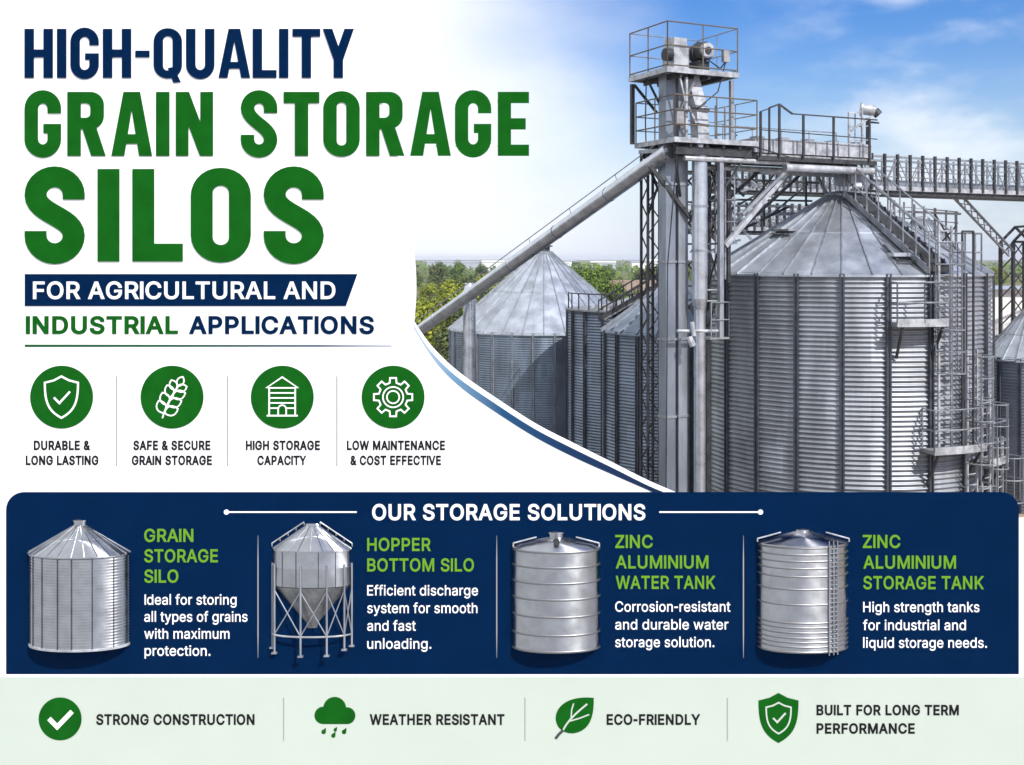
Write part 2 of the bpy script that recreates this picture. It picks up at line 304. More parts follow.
'c':(778,'407,-16 358,-13 312,-4 269,11 230,32 193,59 161,90 134,126 110,167 91,212 78,261 70,313 67,368 70,425 78,478 91,527 110,572 134,613 161,649 193,681 230,707 269,729 312,744 358,753 407,756 435,755 461,752 486,748 511,741 535,733 558,724 579,712 600,700 619,685 637,669 653,652 668,633 681,613 693,591 703,568 711,544 595,515 591,529 585,543 579,556 571,568 562,580 553,591 542,601 531,611 518,619 505,627 491,633 476,639 460,643 443,646 426,648 407,648 372,646 340,639 311,627 285,610 263,589 243,565 227,538 213,508 203,475 195,441 191,406 189,368 191,332 195,297 203,263 213,231 227,201 243,174 263,150 285,130 311,113 340,101 372,94 407,91 426,92 444,94 461,97 477,101 492,107 506,114 520,121 532,130 544,140 555,150 564,162 573,174 581,187 588,201 593,215 598,230 713,201 705,177 696,153 684,131 671,110 656,91 639,73 621,57 602,42 581,29 559,17 537,7 512,-1 487,-8 461,-12 435,-15'),
'd':(834,'384,-16 339,-13 296,-4 256,11 219,32 185,58 155,89 129,125 107,166 90,212 77,261 70,314 67,371 70,428 77,481 90,530 108,575 130,616 156,652 186,683 220,709 257,729 297,744 339,753 385,756 418,754 448,750 474,743 497,733 518,721 536,708 551,694 565,680 602,628 611,628 611,1000 731,1000 731,0 615,0 615,115 603,115 564,61 550,47 534,33 516,20 496,7 473,-3 446,-10 417,-15|402,92 435,94 465,101 492,112 517,128 539,147 559,170 575,196 589,226 599,259 607,294 611,332 613,372 611,412 607,450 599,485 589,517 576,546 559,572 540,594 518,613 493,629 465,640 435,646 402,648 368,646 337,639 309,628 284,612 262,592 243,569 226,543 213,513 203,481 195,447 191,411 189,372 191,334 195,297 203,262 213,229 227,199 243,172 263,149 285,129 310,113 338,101 369,94'),
'e':(794,'417,-16 364,-13 316,-4 271,11 230,32 193,59 161,90 133,126 109,167 91,212 78,260 70,312 67,367 70,423 78,475 91,524 109,569 132,611 159,647 190,679 226,706 266,728 308,743 354,753 403,756 434,754 464,751 493,744 522,735 551,723 578,709 603,691 628,670 650,646 670,619 687,588 702,554 714,516 723,475 728,430 730,381 730,333 147,333 147,434 664,434 609,397 607,433 603,467 596,498 585,528 572,555 556,578 538,599 516,617 492,631 465,641 436,647 403,649 371,647 341,641 313,630 288,616 265,598 245,578 228,555 214,530 203,503 195,474 190,445 189,415 189,349 190,309 196,273 205,239 217,209 233,182 251,158 273,138 297,121 324,108 353,98 384,92 417,91 439,91 460,94 480,98 499,104 516,111 532,120 547,131 561,143 573,157 584,172 593,189 601,207 717,179 707,151 694,124 678,100 659,77 637,57 612,38 585,22 555,9 524,-2 490,-10 454,-15'),
'f':(499,'448,746 448,643 13,643 13,746|158,0 158,848 160,879 166,907 175,932 188,955 204,975 222,993 243,1008 266,1020 290,1029 316,1036 342,1040 368,1042 437,1036 477,1024 447,921 422,928 383,932 357,930 336,925 318,916 303,904 292,889 285,870 280,848 279,823 279,0'),
'g':(836,'407,-296 367,-295 330,-291 295,-284 263,-274 234,-263 207,-249 183,-234 162,-216 143,-198 126,-178 112,-158 99,-136 199,-80 239,-130 252,-142 267,-154 284,-164 303,-173 325,-181 349,-187 377,-190 407,-191 450,-189 489,-180 524,-167 555,-148 580,-123 598,-92 608,-55 612,-11 612,134 602,134 563,82 550,67 534,54 516,42 496,31 473,21 446,15 416,11 383,9 339,12 298,20 259,34 221,52 187,76 157,105 131,139 108,177 90,220 77,268 70,320 67,376 70,432 77,484 90,532 108,577 130,617 157,652 187,683 221,709 258,729 298,744 340,753 385,756 418,754 448,750 475,743 498,733 519,721 537,708 553,695 566,680 605,627 615,627 615,746 732,746 732,-17 729,-64 721,-106 708,-143 689,-177 665,-205 637,-230 606,-251 571,-267 533,-280 493,-289 451,-294|403,116 436,118 466,124 493,134 518,148 540,165 559,186 576,210 590,238 600,269 608,302 613,339 614,379 613,417 608,454 601,487 590,519 576,547 560,573 541,595 519,614 494,629 466,640 436,646 403,648 369,646 338,639 310,628 285,612 263,593 243,570 227,545 213,516 203,484 195,451 191,416 189,379 191,340 195,305 203,272 214,241 227,213 244,188 264,167 286,149 311,135 339,124 369,118'),
'h':(806,'223,446 223,0 103,0 103,1000 223,1000 223,565 201,565 220,613 243,653 269,686 299,712 332,731 368,745 406,753 447,756 484,754 518,748 550,738 580,724 607,707 631,685 652,660 670,631 684,597 694,560 700,518 702,472 702,0 582,0 582,462 579,504 571,540 556,572 537,598 512,620 483,635 450,644 413,647 387,646 362,641 338,634 316,624 296,611 278,595 262,577 248,556 237,532 230,506 225,477'),
'i':(328,'103,0 103,746 223,746 223,0|164,870 148,872 133,876 119,883 106,894 95,906 87,919 83,934 81,950 83,966 87,981 95,994 106,1006 119,1017 133,1024 148,1028 164,1030 181,1028 197,1024 211,1017 224,1006 235,994 242,981 247,966 248,950 247,934 242,919 235,906 224,894 211,883 197,876 181,872'),
'k':(748,'216,268 216,416 237,416 559,746 708,746 362,392 348,392|103,0 103,1000 223,1000 223,0|578,0 291,365 376,450 732,0'),
'l':(372,'274,-5 233,-2 198,6 169,20 145,40 127,64 114,93 106,127 103,166 103,1000 223,1000 223,194 224,170 227,151 231,135 236,122 244,114 255,107 270,103 287,102 315,103 334,107 355,5 318,-2'),
'm':(1199,'103,0 103,746 220,746 221,581 211,581 220,609 231,635 245,659 260,680 278,698 297,715 317,728 338,739 361,748 384,754 407,758 431,759 470,756 506,747 537,731 565,709 588,682 607,652 621,617 631,579 614,579 622,606 633,631 646,653 663,674 681,693 702,710 724,725 748,737 774,747 801,754 829,758 858,759 890,757 921,752 950,743 977,731 1003,715 1025,695 1045,672 1063,646 1077,615 1087,581 1093,543 1095,501 1095,0 974,0 974,499 972,536 963,568 949,594 929,615 905,630 880,641 852,647 823,650 798,648 776,644 755,638 736,629 718,617 703,603 690,588 679,570 670,551 664,531 660,509 659,486 659,0 539,0 539,511 536,540 529,567 516,591 497,611 475,628 450,640 422,647 392,650 370,648 350,645 329,638 310,629 291,618 275,604 260,587 247,568 237,547 229,523 225,497 223,468 223,0'),
'n':(805,'223,446 223,0 103,0 103,746 219,746 220,565 201,565 220,613 243,653 269,686 299,712 332,731 368,745 406,753 447,756 484,754 518,748 550,738 580,724 607,707 631,685 652,660 669,631 684,597 694,560 700,518 702,472 702,0 582,0 582,462 579,504 571,540 556,572 537,598 512,620 483,635 450,644 413,647 387,646 362,641 338,634 316,624 296,611 278,595 262,577 248,556 237,532 230,506 225,477'),
'o':(816,'407,-16 358,-13 312,-4 269,11 230,32 193,59 161,90 134,126 110,167 91,212 78,261 70,313 67,368 70,425 78,478 91,527 110,572 134,613 161,649 193,681 230,707 269,729 312,744 358,753 407,756 457,753 504,744 547,729 587,707 623,681 655,649 683,613 706,572 725,527 738,478 746,425 749,368 746,313 738,261 725,212 706,167 683,126 655,90 623,59 587,32 547,11 504,-4 457,-13|407,91 443,94 476,101 505,113 531,130 554,150 574,174 590,201 604,231 614,263 622,297 626,332 628,368 626,405 622,441 614,475 604,507 590,538 574,565 554,589 531,610 505,627 476,639 443,646 407,648 372,646 340,639 311,627 285,610 263,589 243,565 227,538 213,508 203,475 195,441 191,406 189,368 191,332 195,297 203,263 213,231 227,201 243,174 263,150 285,130 311,113 340,101 372,94'),
'p':(834,'103,-281 103,746 220,746 220,628 232,628 270,680 283,694 299,708 317,721 337,733 360,743 387,750 417,754 450,756 496,753 538,744 578,729 615,709 649,683 679,652 705,616 727,575 744,530 757,481 765,428 767,371 765,314 757,261 745,212 727,166 705,125 679,89 650,58 616,32 579,11 539,-4 496,-13 451,-16 418,-15 389,-10 362,-3 339,7 319,20 301,33 285,47 271,61 232,115 223,115 223,-281|433,92 466,94 497,101 524,113 549,129 572,149 591,172 607,199 621,229 631,262 639,297 643,334 645,372 643,411 639,447 632,481 621,513 608,543 591,569 572,592 550,612 525,628 497,639 466,646 433,648 400,646 369,640 342,629 317,613 295,594 276,572 259,546 246,517 235,485 228,450 223,412 221,372 223,332 228,294 235,259 246,226 260,196 276,170 296,147 318,128 343,112 370,101 400,94'),
'q':(834,'731,-281 611,-281 611,115 602,115 564,61 550,47 534,33 516,20 496,7 473,-3 446,-10 417,-15 384,-16 339,-13 296,-4 256,11 219,32 185,58 155,89 129,125 107,166 90,212 77,261 70,314 67,371 70,428 77,481 90,530 108,575 130,616 156,652 186,683 220,709 257,729 297,744 339,753 385,756 418,754 448,750 474,743 497,733 518,721 536,708 551,694 565,680 603,628 615,628 615,746 731,746|402,92 435,94 465,101 492,112 517,128 539,147 559,170 575,196 589,226 599,259 607,294 611,332 613,372 611,412 607,450 599,485 589,517 576,546 559,572 540,594 518,613 493,629 465,640 435,646 402,648 368,646 337,639 309,628 284,612 262,592 243,569 226,543 213,513 203,481 195,447 191,411 189,372 191,334 195,297 203,262 213,229 227,199 243,172 263,149 285,129 310,113 338,101 369,94'),
'r':(509,'103,0 103,746 219,746 219,631 227,631 239,658 255,682 276,703 300,722 327,737 355,748 386,754 419,756 451,756 479,754 479,634 452,638 407,640 381,639 357,635 334,628 313,618 293,606 276,592 260,576 247,557 237,537 229,515 225,491 223,466 223,0'),
's':(717,'358,-16 320,-15 285,-10 252,-3 220,7 192,20 166,35 142,53 121,74 104,98 89,125 78,154 70,185 185,209 194,181 207,156 224,135 244,118 268,106 294,97 324,91 356,89 393,91 426,98 455,108 481,122 501,140 515,159 524,180 527,202 525,221 520,238 511,253 499,267 484,279 465,289 443,298 417,305 293,334 246,348 205,365 170,385 142,409 120,436 104,467 95,501 92,538 94,570 101,599 112,626 128,652 147,675 170,695 197,713 226,728 258,740 293,749 329,754 368,756 405,754 439,750 470,742 499,732 525,719 548,704 569,687 588,667 603,645 617,622 628,596 637,570 527,545 519,566 508,585 494,603 477,620 456,635 431,645 402,652 368,654 336,652 307,646 281,636 257,623 238,606 224,588 216,567 213,545 215,525 221,507 230,492 244,478 261,466 282,456 308,446 338,438 451,411 499,398 540,381 574,360 602,337 623,310 639,280 648,246 651,209 649,177 642,147 630,119 614,93 594,68 570,47 542,29 511,13 476,0 439,-9 400,-14'),
't':(447,'401,746 401,643 13,643 13,746|128,926 248,926 248,192 249,169 253,150 259,133 267,120 279,111 294,104 313,99 335,98 364,100 397,105 419,3 377,-5 331,-8 285,-5 245,4 210,20 181,42 158,69 141,102 131,140 128,183'),
'u':(806,'358,-10 322,-8 288,-2 256,7 226,21 199,39 175,60 154,86 136,115 122,149 111,186 105,228 103,273 103,746 223,746 223,283 226,242 235,206 249,174 269,147 294,126 323,111 356,102 393,99 419,100 444,104 468,112 490,122 510,135 528,151 544,169 557,190 568,214 576,240 580,269 582,300 582,746 702,746 702,0 586,0 586,181 604,181 585,132 562,92 535,59 505,33 472,14 437,1 399,-7'),
'w':(1115,'270,0 44,746 171,746 262,420 302,268 344,81 324,81 365,265 405,420 495,746 622,746 711,420 750,267 791,81 769,81 812,266 852,420 944,746 1070,746 844,0 724,0 627,338 599,442 571,551 544,664 571,664 544,551 516,442 487,338 391,0'),
'x':(744,'41,0 337,429 336,336 56,746 197,746 290,601 352,498 407,405 345,405 398,498 458,601 554,746 691,746 410,332 410,421 703,0 564,0 454,168 393,267 340,357 402,357 351,267 291,168 180,0'),
'y':(765,'93,-272 121,-168 140,-172 157,-175 174,-177 189,-177 204,-175 218,-171 231,-165 244,-156 256,-145 267,-131 278,-114 287,-94 296,-70 319,-3 34,746 166,746 325,305 367,170 404,41 361,41 398,171 440,305 600,746 730,746 401,-114 389,-142 376,-167 362,-190 347,-210 331,-228 313,-243 294,-256 274,-267 252,-275 230,-281 205,-284 180,-285 127,-281'),
' ':(369,'')}
# ------------------------------------------------------------------ lettering
def parse(s): return [[tuple(map(float, q.split(','))) for q in c.split()] for c in s.split('|')] if s else []
FONT = {k: (a, parse(s)) for k, (a, s) in GL.items()}
FONT['I'] = (250, [[(61, 0), (61, 1000), (189, 1000), (189, 0)]])
FONT['l'] = (326, [[(103, 0), (103, 1040), (223, 1040), (223, 0)]])
FONT['-'] = (520, [[(440, 490), (440, 370), (80, 370), (80, 490)]])

def area(c): return sum(a[0] * b[1] - b[0] * a[1] for a, b in zip(c, c[1:] + c[:1])) / 2
def clean(c):
    out = []
    for p in c:
        if not out or math.hypot(p[0] - out[-1][0], p[1] - out[-1][1]) > 1e-6: out.append(p)
    if math.hypot(out[0][0] - out[-1][0], out[0][1] - out[-1][1]) < 1e-6: out.pop()
    return out
def grow(c, d):
    """move a clockwise outer contour outwards (and a counter-clockwise hole inwards) by d"""
    c = clean(c); n = len(c); out = []
    for i in range(n):
        p, q, r = c[i - 1], c[i], c[(i + 1) % n]
        a = Vector((q[0] - p[0], q[1] - p[1])).normalized(); b = Vector((r[0] - q[0], r[1] - q[1])).normalized()
        na, nb = Vector((-a.y, a.x)), Vector((-b.y, b.x))
        k = na + nb
        if k.length < 0.2: k = na
        else: k = k / max(0.35, 1 + na.dot(nb))
        out.append((q[0] + k.x * d, q[1] + k.y * d))
    return out

def rrect(x0, y0, x1, y1, r, cw=True, n=7):
    r = min(r, (x1 - x0) / 2 - 1e-4, (y1 - y0) / 2 - 1e-4)
    pts = []
    for cx, cy, a in ((x1 - r, y1 - r, 90), (x1 - r, y0 + r, 0), (x0 + r, y0 + r, -90), (x0 + r, y1 - r, -180)):
        for i in range(n + 1):
            t = R(a - 90 * i / n)
            pts.append((cx + r * math.cos(t), cy + r * math.sin(t)))
    return pts if cw else pts[::-1]
def orient(c, cw=True):
    return c if (area(c) < 0) == cw else c[::-1]
def stroke(pts, w, closed=False, cap=True):
    """contours of a line of width w through pts"""
    pts = [Vector(p) for p in pts]; n = len(pts); L, Rr = [], []
    for i in range(n):
        a = (pts[i] - pts[i - 1]) if (i or closed) else (pts[1] - pts[0])
        b = (pts[(i + 1) % n] - pts[i]) if (i < n - 1 or closed) else a
        a = a.normalized(); b = b.normalized()
        na, nb = Vector((-a.y, a.x)), Vector((-b.y, b.x))
        k = na + nb
        k = na if k.length < 0.2 else k / max(0.3, 1 + na.dot(nb))
        L.append(tuple(pts[i] + k * w / 2)); Rr.append(tuple(pts[i] - k * w / 2))
    if closed:
        A, B = (L, Rr) if abs(area(L)) > abs(area(Rr)) else (Rr, L)
        return [orient(A, True), orient(B, False)]
    return [orient(L + Rr[::-1], True)]
def bez(p0, p1, p2, p3, n=10):
    return [tuple(Vector(p0) * (1 - t) ** 3 + Vector(p1) * 3 * t * (1 - t) ** 2 + Vector(p2) * 3 * t * t * (1 - t) + Vector(p3) * t ** 3) for t in [i / n for i in range(n + 1)]]
def arc(cx, cy, rx, ry, a0, a1, n=10):
    return [(cx + rx * math.cos(R(a0 + (a1 - a0) * i / n)), cy + ry * math.sin(R(a0 + (a1 - a0) * i / n))) for i in range(n + 1)]

def heavy(ch, s=0.20, w=0.56):
    """tall condensed heavy capitals, cap height 1; returns width, contours"""
    h = s / 2; hz = s * 0.86
    rect = lambda x0, y0, x1, y1: [(x0, y0), (x0, y1), (x1, y1), (x1, y0)]
    if ch == 'I': return s, [rect(0, 0, s, 1)]
    if ch == 'H': return w, [rect(0, 0, s, 1), rect(w - s, 0, w, 1), rect(s - .01, .5 - hz / 2, w - s + .01, .5 + hz / 2)]
    if ch == 'L': return w * .84, [rect(0, 0, s, 1), rect(s - .01, 0, w * .84, hz)]
    if ch == 'E': return w * .86, [rect(0, 0, s, 1)] + [rect(s - .01, y, w * .86 - k, y + hz) for y, k in ((0, 0), (.5 - hz / 2, .05), (1 - hz, 0))]
    if ch == 'T': return w * .98, [rect(0, 1 - hz, w * .98, 1), rect(w * .49 - h, 0, w * .49 + h, 1 - hz + .01)]
    if ch == '-': return w * .5, [rect(0, .42, w * .5, .42 + hz * .85)]
    if ch == 'O': return w, [rrect(0, -.012, w, 1.012, w * .48), rrect(s, hz * .93, w - s, 1 - hz * .93, (w - 2 * s) * .48, False)]
    if ch == 'Q':
        a, b = heavy('O', s, w)
        return a, b + [orient([(w * .50, .20), (w * .70, .22), (w * .96, -.085), (w * .70, -.10)])]
    if ch == 'U': return w, stroke([(h, 1), (h, w * .47)] + arc(w / 2, w * .47, w / 2 - h, w * .47 - hz / 2 + .012, 180, 360, 14)[1:] + [(w - h, 1)], s)
    if ch == 'N': return w * 1.02, [rect(0, 0, s * .94, 1), rect(w * 1.02 - s * .94, 0, w * 1.02, 1), orient([(0, 1), (s * .98, 1), (w * 1.02, 0), (w * 1.02 - s * .98, 0)])]
    if ch == 'A':
        W2 = w * 1.12; t = s * .62; k = W2 / 2 - t
        leg = s * .97
        return W2, [orient([(0, 0), (leg, 0), (W2 / 2 + t * .16, .86), (W2 / 2 + t, 1), (W2 / 2 - t, 1)]), orient([(W2, 0), (W2 - leg, 0), (W2 / 2 - t * .16, .86), (W2 / 2 - t, 1), (W2 / 2 + t, 1)]), rect(W2 * .22, .19, W2 * .78, .19 + hz * .85)]
    if ch == 'Y':
        W2 = w * 1.1; a = s * 1.02
        return W2, [orient([(0, 1), (a, 1), (W2 / 2 + h * .9, .40), (W2 / 2 - h, .36)]), orient([(W2, 1), (W2 - a, 1), (W2 / 2 - h * .9, .40), (W2 / 2 + h, .36)]), rect(W2 / 2 - h, 0, W2 / 2 + h, .44)]
    if ch == 'R':
        r = w * .36; yb = .42
        outer = [(0, 1)] + arc(w - r, 1 - r, r, r, 90, 0, 7) + arc(w - r, yb + r, r, r, 0, -90, 7) + [(0, yb)]
        hole = [(s, 1 - hz)] + arc(w - s - .07, 1 - hz - .07, .07, .07, 90, 0, 5) + arc(w - s - .07, yb + hz + .07, .07, .07, 0, -90, 5) + [(s, yb + hz)]
        return w * 1.03, [rect(0, 0, s, yb + .02), orient(outer), orient(hole, False), orient([(w * .40, yb + .03), (w * .40 + s * 1.02, yb + .06), (w * 1.05, 0), (w * 1.05 - s * 1.08, 0)])]
    if ch in 'GC':
        rx, ry = w / 2 - h, w * .47 - hz / 2 + .012
        path = [(w - h, .665), (w - h, 1 - w * .47)] + arc(w / 2, 1 - w * .47, rx, ry, 0, 180, 14)[1:] + arc(w / 2, w * .47, rx, ry, 180, 360, 14) + [(w - h, .50)]
        return w, stroke(path, s) + [rect(w * .52, .50 - hz * .82, w - .01, .50)]
    if ch == 'S':
        rx, ry = w / 2 - h, w * .45 - hz / 2 + .012
        y1, y0 = 1 - w * .45, w * .45
        path = [(w - h, .67), (w - h, y1)] + arc(w / 2, y1, rx, ry, 0, 180, 14)[1:] + bez((h, y1), (h, y1 - .21), (w - h, y0 + .21), (w - h, y0), 12)[1:] + arc(w / 2, y0, rx, ry, 0, -180, 14)[1:] + [(h, .33)]
        return w, stroke(path, s)
    return w * .42, []

def fill(contours):
    """non-zero winding fill; returns verts, triangles and boundary edges"""
    vs, es = [], []
    for c in contours:
        c = clean(c); o = len(vs)
        vs += [Vector((p[0], p[1])) for p in c]
        es += [(o + i, o + (i + 1) % len(c)) for i in range(len(c))]
    ov, oe, of, *_ = delaunay_2d_cdt(vs, es, [], 0, 1e-5, False)
    segs = [(c[i], c[(i + 1) % len(c)]) for c in contours for i in range(len(c))]
    keep = []
    for f in of:
        x = sum(ov[i].x for i in f) / len(f); y = sum(ov[i].y for i in f) / len(f)
        wn = 0
        for a, b in segs:
            if (a[1] <= y) != (b[1] <= y):
                t = (y - a[1]) / (b[1] - a[1])
                if a[0] + t * (b[0] - a[0]) > x: wn += 1 if b[1] > a[1] else -1
        if wn:
            A = sum(ov[f[i]].x * ov[f[(i + 1) % len(f)]].y - ov[f[(i + 1) % len(f)]].x * ov[f[i]].y for i in range(len(f)))
            keep.append(tuple(f) if A > 0 else tuple(reversed(f)))
    dire = set()
    for f in keep:
        for i in range(len(f)): dire.add((f[i], f[(i + 1) % len(f)]))
    return ov, keep, [e for e in dire if (e[1], e[0]) not in dire]

DB = 17.5                      # the hoarding stands 17.5 m from the camera
KB = DB / F                    # metres per picture pixel on its face
def slab(mb, contours, front, thick):
    """flat cut-out on the hoarding: contours in face pixels, 'front' metres proud of the white panel"""
    # flip v so that x right / y up, ccw faces then look at -y
    ov, tri, bnd = fill([[(p[0], -p[1]) for p in c] for c in contours])
    yf = DB - front
    pt = lambda q, y: ((q.x - 512) * KB, y, EYE + (q.y + HZ) * KB)
    n = len(ov)
    mb.add([pt(q, yf) for q in ov] + [pt(q, yf + thick) for q in ov],
           tri + [tuple(reversed([i + n for i in t])) for t in tri] + [(b, a, a + n, b + n) for a, b in bnd])
def shape(name, contours, front, thick, mt, parent, **props):
    mb = MB(); slab(mb, contours, front, thick)
    return mb.build(name, mt, parent, **props)
def layout(s, u0, u1, top, base, font, bold=0.0, stem=None, wid=None, gap=0.06, space=None):
    """place a line of text so that it spans u0..u1 with capitals from row top to row base"""
    x = 0.0; gl = []
    if font == 'heavy':
        for ch in s:
            if ch == ' ': x += space or 0.30; continue
            w, cs = heavy(ch, stem, wid)
            gl.append([[(p[0] + x, p[1]) for p in c] for c in cs]); x += w + (gap if ch not in 'AYLT' else gap * .62)
        lo, hi = 0.0, 1.0
    else:
        d = bold * 1000
        for ch in s:
            a, cs = FONT[ch]
            gl.append([[(p[0] + x, p[1]) for p in grow(c, d)] for c in cs]); x += a + d * 1.5
        lo, hi = -d, 1000 + d
    xs = [p[0] for g in gl for c in g for p in c]
    x0, x1 = min(xs), max(xs)
    fx = (u1 - u0) / (x1 - x0); fy = (base - top) / (hi - lo)
    return [[[(u0 + (p[0] - x0) * fx, base - (p[1] - lo) * fy) for p in c] for c in g] for g in gl if g]
def text(s, u0, u1, top, base, mt, parent, front, font='sans', bold=0.03, name='lettering', thick=0.012, **kw):
    mb = MB()
    for g in layout(s, u0, u1, top, base, font, bold, **kw): slab(mb, g, front, thick)
    return mb.build(name, mt, parent)
def disc(u, v, r, n=48): return [(u + r * math.cos(2 * math.pi * i / n), v + r * math.sin(2 * math.pi * i / n)) for i in range(n)]
# ------------------------------------------------------------------ ground and distance
def ground_mat():
    mt = bpy.data.materials.new('ground'); mt.use_nodes = True
    t = mt.node_tree; b = t.nodes['Principled BSDF']; b.inputs['Roughness'].default_value = 0.9; b.inputs['Specular IOR Level'].default_value = 0.1
    c = t.nodes.new('ShaderNodeTexCoord')
    def noise(sc, det=6):
        n = t.nodes.new('ShaderNodeTexNoise'); n.inputs['Scale'].default_value = sc; n.inputs['Detail'].default_value = det
        t.links.new(c.outputs['Object'], n.inputs['Vector']); return n.outputs[0]
    def ramp(x, stops):
        r = t.nodes.new('ShaderNodeValToRGB'); e = r.color_ramp.elements
        while len(e) < len(stops): e.new(.5)
        for q, (p, col) in zip(e, stops): q.position = p; q.color = (*col, 1)
        t.links.new(x, r.inputs[0]); return r.outputs[0]
    yard = ramp(noise(.6, 9), [(.3, (.09, .085, .08)), (.5, (.13, .12, .11)), (.7, (.18, .165, .15))])
    field = ramp(noise(.018, 5), [(.35, (.05, .085, .02)), (.48, (.10, .13, .035)), (.55, (.20, .16, .075)), (.66, (.06, .10, .025))])
    s = t.nodes.new('ShaderNodeSeparateXYZ'); t.links.new(c.outputs['Object'], s.inputs[0])
    reflect_apron = ramp(noise(.9, 9), [(.3, (.27, .275, .28)), (.5, (.33, .33, .33)), (.7, (.38, .38, .375))])   # unseen grey apron, added to give the model tanks a neutral reflection
    rc = t.nodes.new('ShaderNodeMapRange'); rc.inputs['From Min'].default_value = 23; rc.inputs['From Max'].default_value = 24
    t.links.new(s.outputs[1], rc.inputs[0])
    mc = t.nodes.new('ShaderNodeMix'); mc.data_type = 'RGBA'; t.links.new(rc.outputs[0], mc.inputs[0]); t.links.new(reflect_apron, mc.inputs[6]); t.links.new(yard, mc.inputs[7])
    yard = mc.outputs[2]
    sand = ramp(noise(.7, 9), [(.3, (.27, .18, .125)), (.5, (.37, .26, .19)), (.7, (.45, .35, .27))])      # bare earth beside the silos
    rs = t.nodes.new('ShaderNodeMapRange'); rs.inputs['From Min'].default_value = 12.5; rs.inputs['From Max'].default_value = 13.5
    t.links.new(s.outputs[0], rs.inputs[0])
    ms = t.nodes.new('ShaderNodeMix'); ms.data_type = 'RGBA'; t.links.new(rs.outputs[0], ms.inputs[0]); t.links.new(yard, ms.inputs[6]); t.links.new(sand, ms.inputs[7])
    yard = ms.outputs[2]
    r = t.nodes.new('ShaderNodeMapRange'); r.inputs['From Min'].default_value = 62; r.inputs['From Max'].default_value = 78
    t.links.new(s.outputs[1], r.inputs[0])
    m = t.nodes.new('ShaderNodeMix'); m.data_type = 'RGBA'
    t.links.new(r.outputs[0], m.inputs[0]); t.links.new(yard, m.inputs[6]); t.links.new(field, m.inputs[7])
    t.links.new(m.outputs[2], b.inputs['Base Color'])
    bn = t.nodes.new('ShaderNodeBump'); bn.inputs['Strength'].default_value = .4; bn.inputs['Distance'].default_value = .05
    t.links.new(noise(5, 8), bn.inputs['Height']); t.links.new(bn.outputs[0], b.inputs['Normal'])
    return mt
mb = MB(); mb.add([(-4000, -600, 0), (4000, -600, 0), (4000, 5000, 0), (-4000, 5000, 0)], [(0, 1, 2, 3)])
mb.build('ground', ground_mat(), None, kind='structure')

def leaf_mat(name, a, b_, c_):
    mt = bpy.data.materials.new(name); mt.use_nodes = True
    t = mt.node_tree; b = t.nodes['Principled BSDF']; b.inputs['Roughness'].default_value = .65; b.inputs['Specular IOR Level'].default_value = .2
    g = t.nodes.new('ShaderNodeNewGeometry'); r = t.nodes.new('ShaderNodeValToRGB'); e = r.color_ramp.elements; e.new(.5)
    for q, p, col in zip(e, (0, .5, 1), (a, b_, c_)): q.position = p; q.color = (*col, 1)
    t.links.new(g.outputs['Random Per Island'], r.inputs[0]); t.links.new(r.outputs[0], b.inputs['Base Color'])
    return mt
M['leaf1'] = leaf_mat('bright_foliage', (.11, .15, .010), (.20, .24, .020), (.31, .32, .035))
M['leaf2'] = leaf_mat('green_foliage', (.04, .085, .010), (.085, .145, .016), (.15, .21, .022))
M['leaf3'] = leaf_mat('dull_foliage', (.05, .075, .025), (.08, .11, .035), (.13, .15, .05))
M['bark'] = mat('bark', (.10, .075, .055), .9, var=.3, scale=6)

def crown_mesh(seed, rx, h0, h1, n, mt, leaf=.17):
    rnd = random.Random(seed); mb = MB()
    cl = []
    for k in range(20):
        a = rnd.uniform(0, 6.28); zz = rnd.uniform(h0, h1); f = math.sin(math.pi * min(1, max(.12, (zz - h0 + .25 * (h1 - h0)) / (1.3 * (h1 - h0)))))
        q = rx * f * math.sqrt(rnd.random()) * .85
        cl.append((Vector((q * math.cos(a), q * math.sin(a), zz)), rnd.uniform(.24, .44) * rx))
    for i in range(n):
        c, r = cl[rnd.randrange(len(cl))]
        d = Vector((rnd.gauss(0, 1), rnd.gauss(0, 1), rnd.gauss(0, .8))).normalized()
        p = c + d * r * (rnd.random() ** .35)
        nrm = (d + Vector((rnd.uniform(-.7, .7), rnd.uniform(-.7, .7), rnd.uniform(-.2, 1)))).normalized()
        a = nrm.orthogonal().normalized(); b = nrm.cross(a)
        s = leaf * rnd.uniform(.6, 1.3)
        mb.add([p - a * s, p - b * s * .6, p + a * s, p + b * s * .6], [(0, 1, 2, 3)])
    return mb
def make_tree(name, label, seed, rx, h, n, mt, group):
    t = thing(name, label, 'tree', (0, 0, 0), group)
    rnd = random.Random(seed)
    mb = MB(); mb.tube((0, 0, 0), (0, 0, h * .5), .22, 8, .12)
    for k in range(5):
        a = k * 1.3; mb.tube((0, 0, h * (.25 + .05 * k)), (rx * .6 * math.cos(a), rx * .6 * math.sin(a), h * (.5 + .07 * k)), .09, 6, .03)
    mb.build('trunk', M['bark'], t)
    crown_mesh(seed, rx, h * .22, h * .86, n, mt).build('crown', mt, t)
    return t
def copy_tree(t, loc, s, rz, label):
    c = t.copy(); COL.objects.link(c); c.location = loc; c.scale = (s, s, s); c.rotation_euler = (0, 0, rz); c['label'] = label
    for ch in t.children:
        d = ch.copy(); COL.objects.link(d); d.parent = c
    return c
G1 = 'trees on the plain behind the bins'
L_ = ['yellow green broad tree among others on the plain behind the silver bins',
      'darker green rounded tree among others on the plain behind the silver bins',
      'dull green loose tree among others on the plain behind the silver bins']
